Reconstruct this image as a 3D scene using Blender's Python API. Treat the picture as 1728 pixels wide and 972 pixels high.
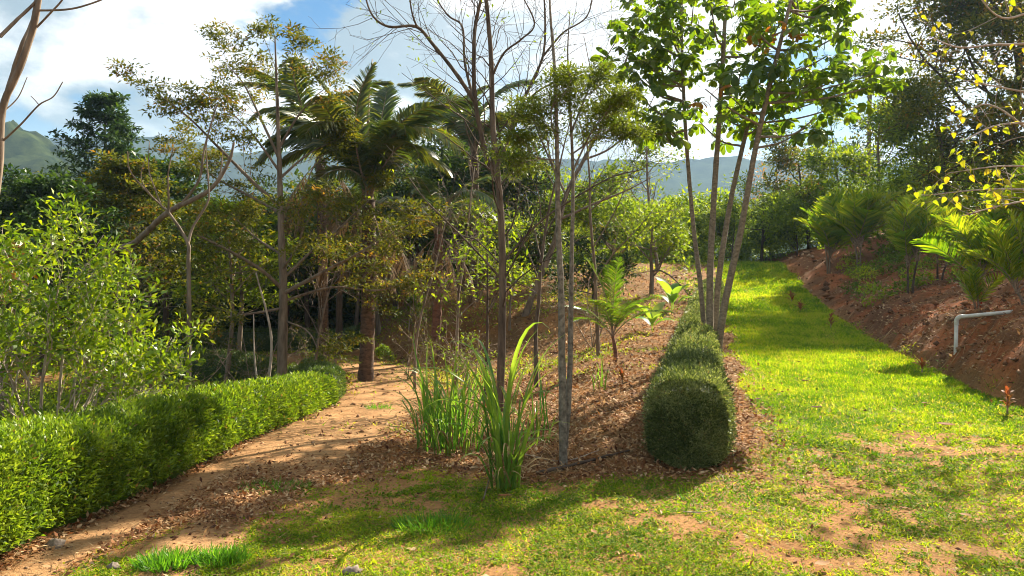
import bpy, math, random
import numpy as np
from mathutils import Vector, Matrix

# ------------------------------------------------------------------ scene, camera, light
for o in list(bpy.data.objects):
    bpy.data.objects.remove(o, do_unlink=True)
SC = bpy.context.scene
COL = SC.collection
F = 1250.0; CX = 864.0; HY = 440.0; EYE = 2.0          # focal length and horizon in photo pixels, eye height

cam_d = bpy.data.cameras.new('camera'); cam = bpy.data.objects.new('camera', cam_d); COL.objects.link(cam)
cam.location = (0, 0, EYE); cam.rotation_euler = (math.radians(90), 0, 0)
cam_d.sensor_width = 36; cam_d.lens = 36 * F / 1728; cam_d.shift_y = -(486 - HY) / 1728
cam_d.clip_start = 0.05; cam_d.clip_end = 20000
SC.camera = cam

SUN_AZ, SUN_EL = math.radians(38), math.radians(33.5)
SUN = Vector((math.sin(SUN_AZ) * math.cos(SUN_EL), math.cos(SUN_AZ) * math.cos(SUN_EL), math.sin(SUN_EL)))
sd = bpy.data.lights.new('sun', 'SUN'); sd.energy = 5.0; sd.angle = math.radians(0.6); sd.color = (1.0, 0.90, 0.74)
so = bpy.data.objects.new('sun', sd); COL.objects.link(so); so.rotation_euler = SUN.to_track_quat('Z', 'Y').to_euler()

W = bpy.data.worlds.new('World'); SC.world = W; W.use_nodes = True
def build_world():
    nt = W.node_tree; nt.nodes.clear(); N = nt.nodes.new; L = nt.links.new
    out = N('ShaderNodeOutputWorld'); bg = N('ShaderNodeBackground'); bg.inputs['Strength'].default_value = 0.056
    sky = N('ShaderNodeTexSky'); sky.sky_type = 'NISHITA'; sky.sun_disc = False
    sky.sun_elevation = SUN_EL; sky.sun_rotation = SUN_AZ; sky.air_density = 1.0; sky.dust_density = 0.4; sky.ozone_density = 2.5
    tc = N('ShaderNodeTexCoord')
    mp = N('ShaderNodeMapping'); mp.inputs['Scale'].default_value = (1, 1, 1.7); mp.inputs['Location'].default_value = (0.70, 0.053, 0.004)
    L(tc.outputs['Generated'], mp.inputs['Vector'])
    def noise(vec, scale, det, rough, dist=0.0):
        n = N('ShaderNodeTexNoise'); n.inputs['Scale'].default_value = scale; n.inputs['Detail'].default_value = det
        n.inputs['Roughness'].default_value = rough; n.inputs['Distortion'].default_value = dist; L(vec, n.inputs['Vector']); return n.outputs['Fac']
    def ramp(fac, a, b, smooth=True):
        m = N('ShaderNodeMapRange'); m.interpolation_type = 'SMOOTHSTEP' if smooth else 'LINEAR'
        m.inputs['From Min'].default_value = a; m.inputs['From Max'].default_value = b; L(fac, m.inputs['Value']); return m.outputs['Result']
    n1 = noise(mp.outputs['Vector'], 2.6, 9, 0.56, 0.25)
    off = N('ShaderNodeVectorMath'); off.operation = 'ADD'; off.inputs[1].default_value = tuple(SUN * 0.10 + Vector((0, 0, 0.10)))
    L(mp.outputs['Vector'], off.inputs[0])
    n2 = noise(off.outputs['Vector'], 2.6, 9, 0.56, 0.25)
    n3 = noise(off.outputs['Vector'], 0.9, 3, 0.5, 0.0)
    cover = ramp(n1, 0.395, 0.450)
    d = N('ShaderNodeMath'); d.operation = 'SUBTRACT'; L(n1, d.inputs[0]); L(n2, d.inputs[1])
    lit = ramp(d.outputs[0], -0.07, 0.06)
    big = ramp(n3, 0.40, 0.62)
    mul = N('ShaderNodeMath'); mul.operation = 'MULTIPLY_ADD'; L(lit, mul.inputs[0]); mul.inputs[1].default_value = 0.75; 
    b2 = N('ShaderNodeMath'); b2.operation = 'MULTIPLY'; L(big, b2.inputs[0]); b2.inputs[1].default_value = 0.12; L(b2.outputs[0], mul.inputs[2])
    # towards the sun the cloud veil is brighter
    dot = N('ShaderNodeVectorMath'); dot.operation = 'DOT_PRODUCT'; L(tc.outputs['Generated'], dot.inputs[0]); dot.inputs[1].default_value = tuple(SUN)
    glow = ramp(dot.outputs['Value'], 0.62, 1.0)
    add = N('ShaderNodeMath'); add.operation = 'MULTIPLY_ADD'; L(glow, add.inputs[0]); add.inputs[1].default_value = 0.7; L(mul.outputs[0], add.inputs[2]); 
    cc = N('ShaderNodeMix'); cc.data_type = 'RGBA'; cc.inputs['A'].default_value = (1.2, 1.8, 2.3, 1); cc.inputs['B'].default_value = (6.9, 6.8, 6.7, 1)
    L(add.outputs[0], cc.inputs['Factor'])
    sk = N('ShaderNodeMix'); sk.data_type = 'RGBA'; hs = N('ShaderNodeHueSaturation'); hs.inputs['Saturation'].default_value = 1.5; hs.inputs['Value'].default_value = 0.6; L(sky.outputs[0], hs.inputs['Color']); L(cover, sk.inputs['Factor']); L(hs.outputs[0], sk.inputs['A']); L(cc.outputs['Result'], sk.inputs['B'])
    # pale band of thin high haze low over the hills
    sep = N('ShaderNodeSeparateXYZ'); L(tc.outputs['Generated'], sep.inputs[0])
    low = ramp(sep.outputs['Z'], 0.20, 0.05)
    lm = N('ShaderNodeMath'); lm.operation = 'MULTIPLY'; L(low, lm.inputs[0]); lm.inputs[1].default_value = 0.5
    hz = N('ShaderNodeMix'); hz.data_type = 'RGBA'; L(lm.outputs[0], hz.inputs['Factor']); L(sk.outputs['Result'], hz.inputs['A']); hz.inputs['B'].default_value = (5.9, 6.0, 6.1, 1)
    L(hz.outputs['Result'], bg.inputs['Color']); L(bg.outputs[0], out.inputs['Surface'])
build_world()

SC.render.engine = 'CYCLES'
vs = SC.view_settings; vs.view_transform = 'Standard'; vs.look = 'None'; vs.exposure = 1.75; vs.gamma = 1; vs.use_curve_mapping = False
cy = SC.cycles
cy.max_bounces = 5; cy.diffuse_bounces = 3; cy.glossy_bounces = 1; cy.transmission_bounces = 3; cy.transparent_max_bounces = 4; cy.volume_bounces = 0
cy.use_denoising = True; cy.pixel_filter_type = 'BLACKMAN_HARRIS'; cy.filter_width = 1.0; cy.sample_clamp_indirect = 6.0; cy.caustics_reflective = False; cy.caustics_refractive = False

# ------------------------------------------------------------------ numpy noise, terrain
def vnoise(x, y, seed=0):
    x = np.asarray(x, float); y = np.asarray(y, float)
    xi = np.floor(x).astype(np.int64); yi = np.floor(y).astype(np.int64); fx = x - xi; fy = y - yi
    fx = fx * fx * (3 - 2 * fx); fy = fy * fy * (3 - 2 * fy)
    def h(a, b):
        v = (a * 374761393 + b * 668265263 + seed * 974711) & 0xffffffff
        v = ((v ^ (v >> 13)) * 1274126177) & 0xffffffff
        return ((v ^ (v >> 16)) & 0xffff) / 65535.0
    return (h(xi, yi) * (1 - fx) + h(xi + 1, yi) * fx) * (1 - fy) + (h(xi, yi + 1) * (1 - fx) + h(xi + 1, yi + 1) * fx) * fy
def fbm(x, y, scale, octv=4, seed=0, gain=0.5):
    t = 0; a = 1; s = 0
    for i in range(octv):
        t = t + a * vnoise(np.asarray(x) * scale, np.asarray(y) * scale, seed + i * 17); s += a; a *= gain; scale *= 2.03
    return t / s
def sstep(t):
    t = np.clip(t, 0, 1); return t * t * (3 - 2 * t)
I = np.interp
def f_high(y): return I(y, [-50, 18, 24, 30, 35, 38, 45, 60, 100, 300, 3000], [0, 0, .25, .75, 1.45, 1.8, 1.85, 1.2, -4, -14, -14])
def f_low(y): return I(y, [-50, 5, 9, 14, 20, 27, 40, 60, 100, 300, 3000], [0, 0, -.25, -.7, -1.15, -1.5, -2, -3, -8, -14, -14])
def f_foot(y): return I(y, [0, 7, 10, 14, 20, 23, 27, 32, 40, 100], [-.2, -.2, -.5, -.8, -1.3, -2.8, -6.2, -8, -10, -30])
def f_top(y): return I(y, [0, 7, 10, 14, 20, 23, 27, 32, 40, 100], [1.0, 1.1, 1.7, 2.6, 3.9, 3.2, -1.5, -3.5, -5, -20])
def f_right(y): return 6.9 + (np.minimum(y, 45) - 10) * 0.255
def f_left(y): return 2.45 + (y - 7.2) * 0.26
def H(x, y, rough=True):
    x = np.asarray(x, float); y = np.asarray(y, float)
    lo, hi = f_low(y), f_high(y)
    z = lo + (hi - lo) * sstep((x - f_foot(y)) / (f_top(y) - f_foot(y)))
    z = z - 0.55 * sstep((-4.1 - x) / 2.4) * sstep((22 - y) / 5)
    u = x - f_right(y) - 0.35 * (fbm(x, y, 0.7, 3, 5) - .5)
    near = sstep((75 - y) / 30)
    run = I(y, [10, 14, 40], [0.6, .85, 2.0])
    bh = (0.80 + 0.35 * (fbm(x, y, 0.45, 2, 9) - .5) + .34 * np.exp(-((y - 11.0) / 2.4) ** 2)) * sstep((y - 3) / 5)
    bank = np.where(u > 0, bh * np.clip(u / run, 0, 1) ** 0.75 + 0.25 * np.clip(u - run, 0, 22) , 0)
    z = z + bank * near
    if rough:
        isb = np.clip(u / 0.3, 0, 1) * near
        near2 = sstep((60 - y) / 20)
        z = z + near2 * (0.05 * (fbm(x, y, 1.3, 4, 2) - .5) + isb * (0.34 * (fbm(x, y, 1.6, 5, 31, .62) - .5) + .22 * (np.abs(fbm(x * 1.4, y * .8, 1.9, 3, 37) - .5) * 2 - .35)))
        sl = sstep((x - f_foot(y)) / .8) * sstep((f_top(y) + .3 - x) / .6)
        z = z + near2 * sl * 0.10 * (fbm(x, y, 2.2, 4, 51, .6) - .5)
    return z
def P(px, py, d): return np.array([(px - CX) / F * d, d, EYE + (HY - py) / F * d])
_ds = np.concatenate([np.arange(3, 30, .03), np.arange(30, 140, .1)])
def G(px, py):
    x = (px - CX) / F * _ds; z = EYE + (HY - py) / F * _ds; k = np.nonzero(z <= H(x, _ds))[0]
    d = _ds[k[0]] if len(k) else 100.0
    x = (px - CX) / F * d; return np.array([x, d, float(H(x, d))])
def at(px, d): x = (px - CX) / F * d; return np.array([x, d, float(H(x, d))])

# ------------------------------------------------------------------ mesh helpers
def norm(v): return v / np.maximum(np.linalg.norm(v, axis=-1, keepdims=True), 1e-9)
class MB:
    def __init__(s): s.v = []; s.f = []; s.r = []; s.m = []; s.n = 0
    def add(s, V, Fq, rnd=0.5, mat=0):           # quads; a repeated last index makes a triangle
        V = np.asarray(V, float).reshape(-1, 3); Fq = np.asarray(Fq, np.int64).reshape(-1, 4)
        s.v.append(V); s.f.append(Fq + s.n); s.n += len(V)
        s.r.append(np.broadcast_to(np.asarray(rnd, float), (len(V),)) if np.ndim(rnd) < 1 or len(np.atleast_1d(rnd)) == 1 else np.asarray(rnd, float))
        s.m.append(np.full(len(Fq), mat, np.int32))
    def mesh(s, name, mats, off=(0, 0, 0), smooth=False):
        V = np.concatenate(s.v) - np.asarray(off, float); Fq = np.concatenate(s.f); R = np.concatenate(s.r); M = np.concatenate(s.m)
        tri = Fq[:, 2] == Fq[:, 3]
        cnt = np.where(tri, 3, 4).astype(np.int32)
        mask = np.ones(Fq.shape, bool); mask[tri, 3] = False
        loops = Fq[mask].astype(np.int32); st = np.concatenate([[0], np.cumsum(cnt)[:-1]]).astype(np.int32)
        me = bpy.data.meshes.new(name)
        me.vertices.add(len(V)); me.vertices.foreach_set('co', V.astype(np.float32).ravel())
        me.loops.add(len(loops)); me.loops.foreach_set('vertex_index', loops)
        me.polygons.add(len(Fq)); me.polygons.foreach_set('loop_start', st); me.polygons.foreach_set('loop_total', cnt)
        for m in (mats if isinstance(mats, (list, tuple)) else [mats]): me.materials.append(m)
        me.polygons.foreach_set('material_index', M)
        if smooth: me.polygons.foreach_set('use_smooth', np.ones(len(Fq), bool))
        a = me.attributes.new('rnd', 'FLOAT', 'POINT'); a.data.foreach_set('value', R.astype(np.float32))
        me.update(calc_edges=True); return me
    def build(s, name, mats, parent=None, smooth=False):
        off = parent.location if parent is not None else (0, 0, 0)
        if not s.v: return None
        o = obj(name, s.mesh(name, mats, off, smooth), parent)
        if parent is not None and name in ('crown', 'twigs', 'foliage', 'sparse_leaves'): o['kind'] = 'stuff'      # leaves and twigs too small to pick apart
        return o
def obj(name, me, parent=None):
    o = bpy.data.objects.new(name, me); COL.objects.link(o); o.parent = parent; return o
def tag(o, label=None, cat=None, group=None, kind=None):
    for k, v in (('label', label), ('category', cat), ('group', group), ('kind', kind)):
        if v: o[k] = v
    return o
def thing(name, label, cat, loc, group=None):
    o = bpy.data.objects.new(name, None); COL.objects.link(o); o.location = tuple(float(c) for c in loc); o.empty_display_size = .2
    return tag(o, label, cat, group)

def smooth_path(pts, k=6):
    pts = np.asarray(pts, float)
    if len(pts) < 3: return np.linspace(pts[0], pts[-1], k + 1)
    Q = np.vstack([2 * pts[0] - pts[1], pts, 2 * pts[-1] - pts[-2]]); out = []
    t = np.linspace(0, 1, k, endpoint=False)[:, None]
    for i in range(len(pts) - 1):
        a, b, c, d = Q[i:i + 4]
        out.append(.5 * (2 * b + (c - a) * t + (2 * a - 5 * b + 4 * c - d) * t ** 2 + (3 * b - a - 3 * c + d) * t ** 3))
    return np.vstack(out + [pts[-1:]])
def tube(mb, pts, rad, sides=6, rnd=.5, mat=0, lump=0, rng=None):
    pts = np.asarray(pts, float); n = len(pts); rad = np.asarray(rad, float) * np.ones(n)
    T = norm(np.gradient(pts, axis=0)); ref = np.array([0.31, 0.95, 0.05]) if abs(T[:, 2]).mean() > .6 else np.array([0.02, .05, 1.])
    A = norm(np.cross(T, ref)); B = np.cross(T, A)
    th = np.arange(sides) / sides * 2 * np.pi
    R = rad[:, None] * np.ones(sides)
    if lump and rng is not None: R = R * (1 + lump * rng.normal(size=R.shape))
    V = pts[:, None] + R[..., None] * (np.cos(th)[None, :, None] * A[:, None] + np.sin(th)[None, :, None] * B[:, None])
    i = np.arange(n - 1)[:, None] * sides; j = np.arange(sides)[None]; j2 = (j + 1) % sides
    Fq = np.stack([i + j, i + j2, i + sides + j2, i + sides + j], -1).reshape(-1, 4)
    mb.add(V, Fq, rnd, mat)
    k = np.arange(1, sides - 1); e = (n - 1) * sides
    c = np.stack([np.zeros_like(k), k, k + 1, k + 1], -1)
    mb.f.append(c + e + mb.n - n * sides); mb.m.append(np.full(len(c), mat, np.int32))
def rvec(rng, n): return norm(rng.normal(size=(n, 3)))
def leaves(mb, Pn, D, U, L, Wd, rnd, fold=.2, droop=.15, mat=0, wide=.45):
    n = len(Pn); D = norm(D); S = norm(np.cross(D, U)); U = np.cross(S, D)
    L = (np.ones(n) * L)[:, None]; Wd = (np.ones(n) * Wd)[:, None]
    V = np.empty((n, 4, 3)); V[:, 0] = Pn
    V[:, 1] = Pn + D * L * wide + S * Wd * .5 + U * Wd * fold
    V[:, 2] = Pn + D * L - U * L * droop
    V[:, 3] = Pn + D * L * wide - S * Wd * .5 + U * Wd * fold
    mb.add(V, np.arange(n * 4).reshape(n, 4), np.repeat(rnd, 4), mat)
def blades(mb, Pn, D, L, Wd, rnd, mat=0):          # grass: one triangle each
    n = len(Pn); D = norm(D); a = np.random.RandomState(n % 9973).rand(n) * 2 * np.pi
    S = np.stack([np.cos(a), np.sin(a), 0 * a], -1); S = norm(S - D * (S * D).sum(1, keepdims=True))
    L = (np.ones(n) * L)[:, None]; Wd = (np.ones(n) * Wd)[:, None]
    V = np.empty((n, 3, 3)); V[:, 0] = Pn + S * Wd / 2; V[:, 1] = Pn - S * Wd / 2; V[:, 2] = Pn + D * L
    b = np.arange(n)[:, None] * 3; mb.add(V, np.concatenate([b, b + 1, b + 2, b + 2], 1), np.repeat(rnd, 3), mat)
def grow(rng, p0, d0, L, r0, lev, cfg, out):
    n = cfg['seg'][lev]; pts = [np.asarray(p0, float)]; d = norm(np.asarray(d0, float)); st = L / n
    for i in range(n):
        d = norm(d + cfg['wander'][lev] * rng.normal(size=3) + np.array([0, 0, cfg['up'][lev]])); pts.append(pts[-1] + d * st)
    pts = np.array(pts); rad = np.linspace(r0, max(r0 * cfg['taper'], .0025), n + 1); out.append((pts, rad, lev))
    if lev + 1 < len(cfg['seg']):
        sub(rng, pts, rad, L, lev, cfg, out)
def sub(rng, pts, rad, L, lev, cfg, out):
    k = cfg['n'][lev]; s0 = cfg['start'][lev]; n = len(pts) - 1
    for i in range(k):
        t = s0 + (1 - s0) * (i + rng.rand()) / k; f = t * n; j = min(int(f), n - 1); p = pts[j] + (pts[j + 1] - pts[j]) * (f - j)
        ax = norm(pts[j + 1] - pts[j]); q = rng.normal(size=3); q[2] *= cfg['flat'][lev]; q = norm(q - ax * (q @ ax)); an = math.radians(cfg['ang'][lev] * (1 + .25 * rng.normal()))
        grow(rng, p, ax * math.cos(an) + q * math.sin(an), L * cfg['ratio'][lev] * (1.1 - .55 * t) * rng.uniform(.75, 1.25), max(rad[j] * cfg['rr'], .0025), lev + 1, cfg, out)

# ------------------------------------------------------------------ materials
def nodes(name):
    m = bpy.data.materials.new(name); m.use_nodes = True; nt = m.node_tree; nt.nodes.clear()
    out = nt.nodes.new('ShaderNodeOutputMaterial'); return m, nt, nt.nodes.new, nt.links.new, out
def ramp_node(nt, cols):
    r = nt.nodes.new('ShaderNodeValToRGB'); e = r.color_ramp.elements
    for i, (p, c) in enumerate(cols):
        el = e[i] if i < 2 else e.new(p)
        el.position = p; el.color = (*c, 1)
    return r
def leafmat(name, cols, trans=.4, tmul=(2.2, 2.0, .8), rough=.45, spec=.35, objvar=0.0):
    m, nt, N, L, out = nodes(name)
    at_ = N('ShaderNodeAttribute'); at_.attribute_name = 'rnd'
    fac = at_.outputs['Fac']
    if objvar:
        oi = N('ShaderNodeObjectInfo'); mm = N('ShaderNodeMath'); mm.operation = 'MULTIPLY_ADD'; L(oi.outputs['Random'], mm.inputs[0]); mm.inputs[1].default_value = objvar
        L(fac, mm.inputs[2]); fr = N('ShaderNodeMath'); fr.operation = 'PINGPONG'; fr.inputs[1].default_value = 1.0; L(mm.outputs[0], fr.inputs[0]); fac = fr.outputs[0]
    r = ramp_node(nt, cols); L(fac, r.inputs['Fac'])
    geo = N('ShaderNodeNewGeometry'); nz = N('ShaderNodeTexNoise'); nz.inputs['Scale'].default_value = 40; nz.inputs['Detail'].default_value = 2; L(geo.outputs['Position'], nz.inputs['Vector'])
    mr = N('ShaderNodeMapRange'); mr.inputs['To Min'].default_value = .72; mr.inputs['To Max'].default_value = 1.28; L(nz.outputs['Fac'], mr.inputs['Value'])
    vm = N('ShaderNodeVectorMath'); vm.operation = 'SCALE'; L(r.outputs['Color'], vm.inputs[0]); L(mr.outputs[0], vm.inputs['Scale'])
    b = N('ShaderNodeBsdfPrincipled'); b.inputs['Roughness'].default_value = rough; b.inputs['Specular IOR Level'].default_value = spec; L(vm.outputs[0], b.inputs['Base Color'])
    t = N('ShaderNodeBsdfTranslucent'); tm = N('ShaderNodeVectorMath'); tm.operation = 'MULTIPLY'; L(vm.outputs[0], tm.inputs[0]); tm.inputs[1].default_value = tmul; L(tm.outputs[0], t.inputs['Color'])
    mx = N('ShaderNodeMixShader'); mx.inputs[0].default_value = trans; L(b.outputs[0], mx.inputs[1]); L(t.outputs[0], mx.inputs[2]); L(mx.outputs[0], out.inputs['Surface'])
    return m
def barkmat(name, c1, c2, scale=9, zs=.25, c3=None, rough=.85, bump=.5):
    m, nt, N, L, out = nodes(name)
    geo = N('ShaderNodeNewGeometry'); mp = N('ShaderNodeMapping'); mp.inputs['Scale'].default_value = (1, 1, zs); L(geo.outputs['Position'], mp.inputs['Vector'])
    nz = N('ShaderNodeTexNoise'); nz.inputs['Scale'].default_value = scale; nz.inputs['Detail'].default_value = 6; nz.inputs['Roughness'].default_value = .65; L(mp.outputs[0], nz.inputs['Vector'])
    cols = [(.32, c1), (.66, c2)] + ([(.72, c3)] if c3 else [])
    r = ramp_node(nt, cols); L(nz.outputs['Fac'], r.inputs['Fac'])
    b = N('ShaderNodeBsdfPrincipled'); b.inputs['Roughness'].default_value = rough; b.inputs['Specular IOR Level'].default_value = .2; L(r.outputs['Color'], b.inputs['Base Color'])
    bp = N('ShaderNodeBump'); bp.inputs['Strength'].default_value = bump; bp.inputs['Distance'].default_value = .02; L(nz.outputs['Fac'], bp.inputs['Height']); L(bp.outputs[0], b.inputs['Normal'])
    L(b.outputs[0], out.inputs['Surface']); return m

M = {}
M['lawn'] = leafmat('lawn_grass', [(0, (.06, .14, .008)), (.45, (.16, .27, .007)), (.8, (.28, .35, .010)), (1, (.42, .33, .11))], .5, (2.1, 1.95, .5), .55, .25)
M['cane'] = leafmat('cane_blade', [(0, (.04, .11, .02)), (.6, (.08, .19, .03)), (1, (.20, .28, .05))], .4, (2.2, 2.2, .7), .38, .5, .6)
M['hedge_near'] = leafmat('hedge_leaf_yellowgreen', [(0, (.05, .10, .010)), (.5, (.13, .21, .012)), (.95, (.27, .34, .03)), (1, (.22, .13, .05))], .4, (1.8, 1.8, .7), .45, .4)
M['hedge_dark'] = leafmat('hedge_leaf_deep', [(0, (.035, .07, .014)), (.6, (.085, .13, .025)), (1, (.20, .25, .07))], .33, (1.8, 1.8, .7), .42, .45)
M['hedge_silver'] = leafmat('hedge_leaf_greygreen', [(0, (.035, .06, .016)), (.5, (.10, .14, .035)), (.95, (.32, .36, .15)), (1, (.22, .13, .05))], .3, (1.8, 1.7, .8), .45, .4)
M['palmate'] = leafmat('palmate_leaf', [(0, (.03, .07, .012)), (.6, (.06, .115, .013)), (1, (.11, .16, .018))], .42, (3.3, 3.0, .5), .42, .45, .8)
M['palmate_old'] = leafmat('palmate_leaf_turning', [(0, (.28, .17, .02)), (1, (.35, .12, .02))], .45, (1.8, 1.6, .6), .5, .3)
M['bush'] = leafmat('glossy_bush_leaf', [(0, (.05, .11, .010)), (.5, (.13, .22, .010)), (1, (.28, .36, .02))], .42, (2.3, 2.0, .5), .38, .4)
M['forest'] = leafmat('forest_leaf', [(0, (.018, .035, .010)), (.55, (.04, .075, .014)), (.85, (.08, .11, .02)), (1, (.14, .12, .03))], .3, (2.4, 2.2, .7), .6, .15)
M['forest_lit'] = leafmat('fresh_lit_leaf', [(0, (.05, .09, .010)), (.5, (.12, .19, .014)), (1, (.24, .30, .025))], .45, (2.3, 2.1, .6), .6, .15)  # fresh green copy of the forest leaf, sunlight put into its lighter colour
M['olive'] = leafmat('olive_tier_leaf', [(0, (.04, .06, .012)), (.55, (.085, .11, .014)), (.9, (.17, .17, .02)), (1, (.20, .12, .03))], .36, (2.4, 2.0, .5), .6, .15)
M['darktier'] = leafmat('dark_tier_leaf', [(0, (.014, .034, .010)), (.6, (.03, .065, .014)), (1, (.06, .10, .02))], .28, (2.2, 2.2, .7), .45, .35)
M['feather'] = leafmat('feathery_leaf', [(0, (.05, .08, .012)), (1, (.12, .16, .02))], .42, (2.2, 2.0, .6))
M['yellow'] = leafmat('yellowing_leaf', [(0, (.10, .19, .012)), (.6, (.22, .30, .014)), (1, (.36, .29, .02))], .5, (1.9, 1.7, .5), .45, .3, .9)
M['frond'] = leafmat('palm_leaflet', [(0, (.022, .045, .014)), (.6, (.05, .085, .016)), (1, (.15, .14, .022))], .33, (2.4, 2.2, .6), .34, .6, .35)
M['areca'] = leafmat('areca_leaflet', [(0, (.05, .11, .010)), (.6, (.11, .20, .012)), (1, (.27, .29, .025))], .45, (2.2, 2.1, .5), .45, .3, .6)
M['deadfrond'] = leafmat('dry_palm_leaflet', [(0, (.09, .06, .035)), (1, (.22, .15, .08))], .2, (1.3, 1.2, 1), .8, .1)
M['weed'] = leafmat('lawn_weed_leaf', [(0, (.06, .12, .010)), (.5, (.14, .22, .012)), (1, (.28, .31, .025))], .42, (1.9, 1.8, .5), .75, .08)
M['clod'] = leafmat('soil_clod', [(0, (.10, .05, .028)), (.6, (.24, .12, .06)), (1, (.40, .27, .17))], 0.0, (1, 1, 1), .95, .05)
M['litter'] = leafmat('dry_leaf', [(0, (.07, .03, .016)), (.3, (.20, .08, .03)), (.65, (.32, .17, .07)), (1, (.52, .37, .21))], .2, (1.4, 1.2, .9), .75, .15)
M['straw'] = leafmat('straw', [(0, (.20, .12, .05)), (1, (.48, .34, .17))], .1, (1, 1, 1), .8, .1)
M['redleaf'] = leafmat('red_leaf', [(0, (.13, .025, .018)), (.6, (.24, .05, .022)), (1, (.22, .13, .04))], .35, (1.7, 1.4, 1), .6, .15, .5)
M['orange'] = leafmat('orange_leaf', [(0, (.20, .13, .02)), (1, (.45, .20, .03))], .4, (1.7, 1.5, .6))
M['bark'] = barkmat('grey_brown_bark', (.09, .065, .045), (.26, .20, .145), 10, .2)
M['bark_mid'] = barkmat('mid_brown_bark', (.045, .034, .025), (.17, .125, .085), 12, .2)
M['bark_dark'] = barkmat('dark_bark', (.035, .025, .018), (.12, .085, .06), 10, .2)
M['bark_pale'] = barkmat('pale_bark', (.24, .18, .13), (.52, .44, .35), 12, .3)
M['bark_mottled'] = barkmat('mottled_bark', (.07, .06, .045), (.27, .24, .19), 22, .9, (.62, .60, .52))
M['bark_umbrella'] = barkmat('ringed_brown_bark', (.10, .08, .055), (.29, .235, .165), 16, 1.6)
M['palm_trunk'] = barkmat('palm_trunk_bark', (.035, .022, .016), (.15, .095, .06), 7, 2.2, bump=.9)
M['palm_red'] = barkmat('red_brown_palm_bark', (.10, .045, .03), (.26, .13, .08), 7, 2.2, bump=.9)
M['twig'] = barkmat('dry_twig', (.15, .10, .065), (.36, .27, .19), 20, 1)
M['redstem'] = barkmat('red_crownshaft', (.32, .035, .012), (.50, .09, .03), 10, .4, rough=.4, bump=.1)
M['stone'] = barkmat('stone', (.10, .075, .055), (.30, .24, .19), 14, 1)
M['pipe'] = barkmat('white_pipe_plastic', (.46, .44, .39), (.66, .64, .58), 9, 1, rough=.45, bump=.05)

def ground_mat():
    m, nt, N, L, out = nodes('soil')
    a = N('ShaderNodeAttribute'); a.attribute_name = 'soil'
    geo = N('ShaderNodeNewGeometry')
    def nz(s, d, r=.6):
        n = N('ShaderNodeTexNoise'); n.inputs['Scale'].default_value = s; n.inputs['Detail'].default_value = d; n.inputs['Roughness'].default_value = r; L(geo.outputs['Position'], n.inputs['Vector']); return n.outputs['Fac']
    n1, n2, n3 = nz(2.2, 5), nz(23, 6, .7), nz(120, 3, .7)
    r = ramp_node(nt, [(.3, (.55, .50, .46)), (.5, (1, 1, 1)), (.72, (1.3, 1.25, 1.15))]); L(n2, r.inputs['Fac'])
    r1 = ramp_node(nt, [(.3, (.78, .74, .70)), (.7, (1.15, 1.15, 1.15))]); L(n1, r1.inputs['Fac'])
    m1 = N('ShaderNodeVectorMath'); m1.operation = 'MULTIPLY'; L(a.outputs['Color'], m1.inputs[0]); L(r.outputs['Color'], m1.inputs[1])
    m2 = N('ShaderNodeVectorMath'); m2.operation = 'MULTIPLY'; L(m1.outputs[0], m2.inputs[0]); L(r1.outputs['Color'], m2.inputs[1])
    b = N('ShaderNodeBsdfPrincipled'); b.inputs['Roughness'].default_value = .95; b.inputs['Specular IOR Level'].default_value = .1; L(m2.outputs[0], b.inputs['Base Color'])
    ad = N('ShaderNodeMath'); ad.operation = 'MULTIPLY_ADD'; L(n3, ad.inputs[0]); ad.inputs[1].default_value = .35; L(n2, ad.inputs[2])
    bp = N('ShaderNodeBump'); bp.inputs['Strength'].default_value = .9; bp.inputs['Distance'].default_value = .035; L(ad.outputs[0], bp.inputs['Height']); L(bp.outputs[0], b.inputs['Normal'])
    L(b.outputs[0], out.inputs['Surface']); return m
M['soil'] = ground_mat()

# ------------------------------------------------------------------ zones of the ground
PATHC = smooth_path([(-1.9, 2), (-2.3, 6), (-2.45, 10), (-2.55, 14), (-2.9, 18), (-3.7, 21.5), (-6, 24.3), (-9.5, 26)], 8)
def w_path(x, y):
    x = np.asarray(x, float); y = np.asarray(y, float); x, y = np.broadcast_arrays(x, y); r = np.zeros(x.shape); k = (x < .9) & (x > -14.5) & (y > 0) & (y < 31)
    if k.any(): r[k] = w_path_in(x[k], y[k])
    return r
def w_path_in(x, y):
    d = np.full(np.shape(x), 99.)
    for i in range(len(PATHC) - 1):
        a, b = PATHC[i], PATHC[i + 1]; ab = b - a; t = np.clip(((x - a[0]) * ab[0] + (y - a[1]) * ab[1]) / (ab @ ab), 0, 1)
        d = np.minimum(d, np.hypot(x - a[0] - ab[0] * t, y - a[1] - ab[1] * t))
    w = I(y, [0, 6, 9, 12, 20, 26], [.15, .25, .6, .8, 1.0, 1.3])
    d = np.minimum(d / w, np.hypot((x + 9.7) / 2.9, (y - 26) / 2.1))
    sand = np.abs(x + 3.0 - .05 * np.sin(y)) / .22 + (y > 11) * 9          # sandy strip along the hedge foot
    d = np.minimum(d, np.maximum(sand, 0))
    return sstep((1.25 - d + .9 * (fbm(x, y, 1.7, 3, 71) - .5)) / .5)
def w_track(x, y): return sstep((x - f_left(y) + .22 + .9 * (fbm(x, y, 1.1, 3, 47, .6) - .5)) / .6) * sstep((f_right(y) + .05 - x + .5 * (fbm(x, y, 1.2, 3, 12) - .5)) / .3) * sstep((y - 6.5) / 4)
def w_bank(x, y): return sstep((x - f_right(y) + .1) / .35) * sstep((y - 4) / 3)
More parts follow.
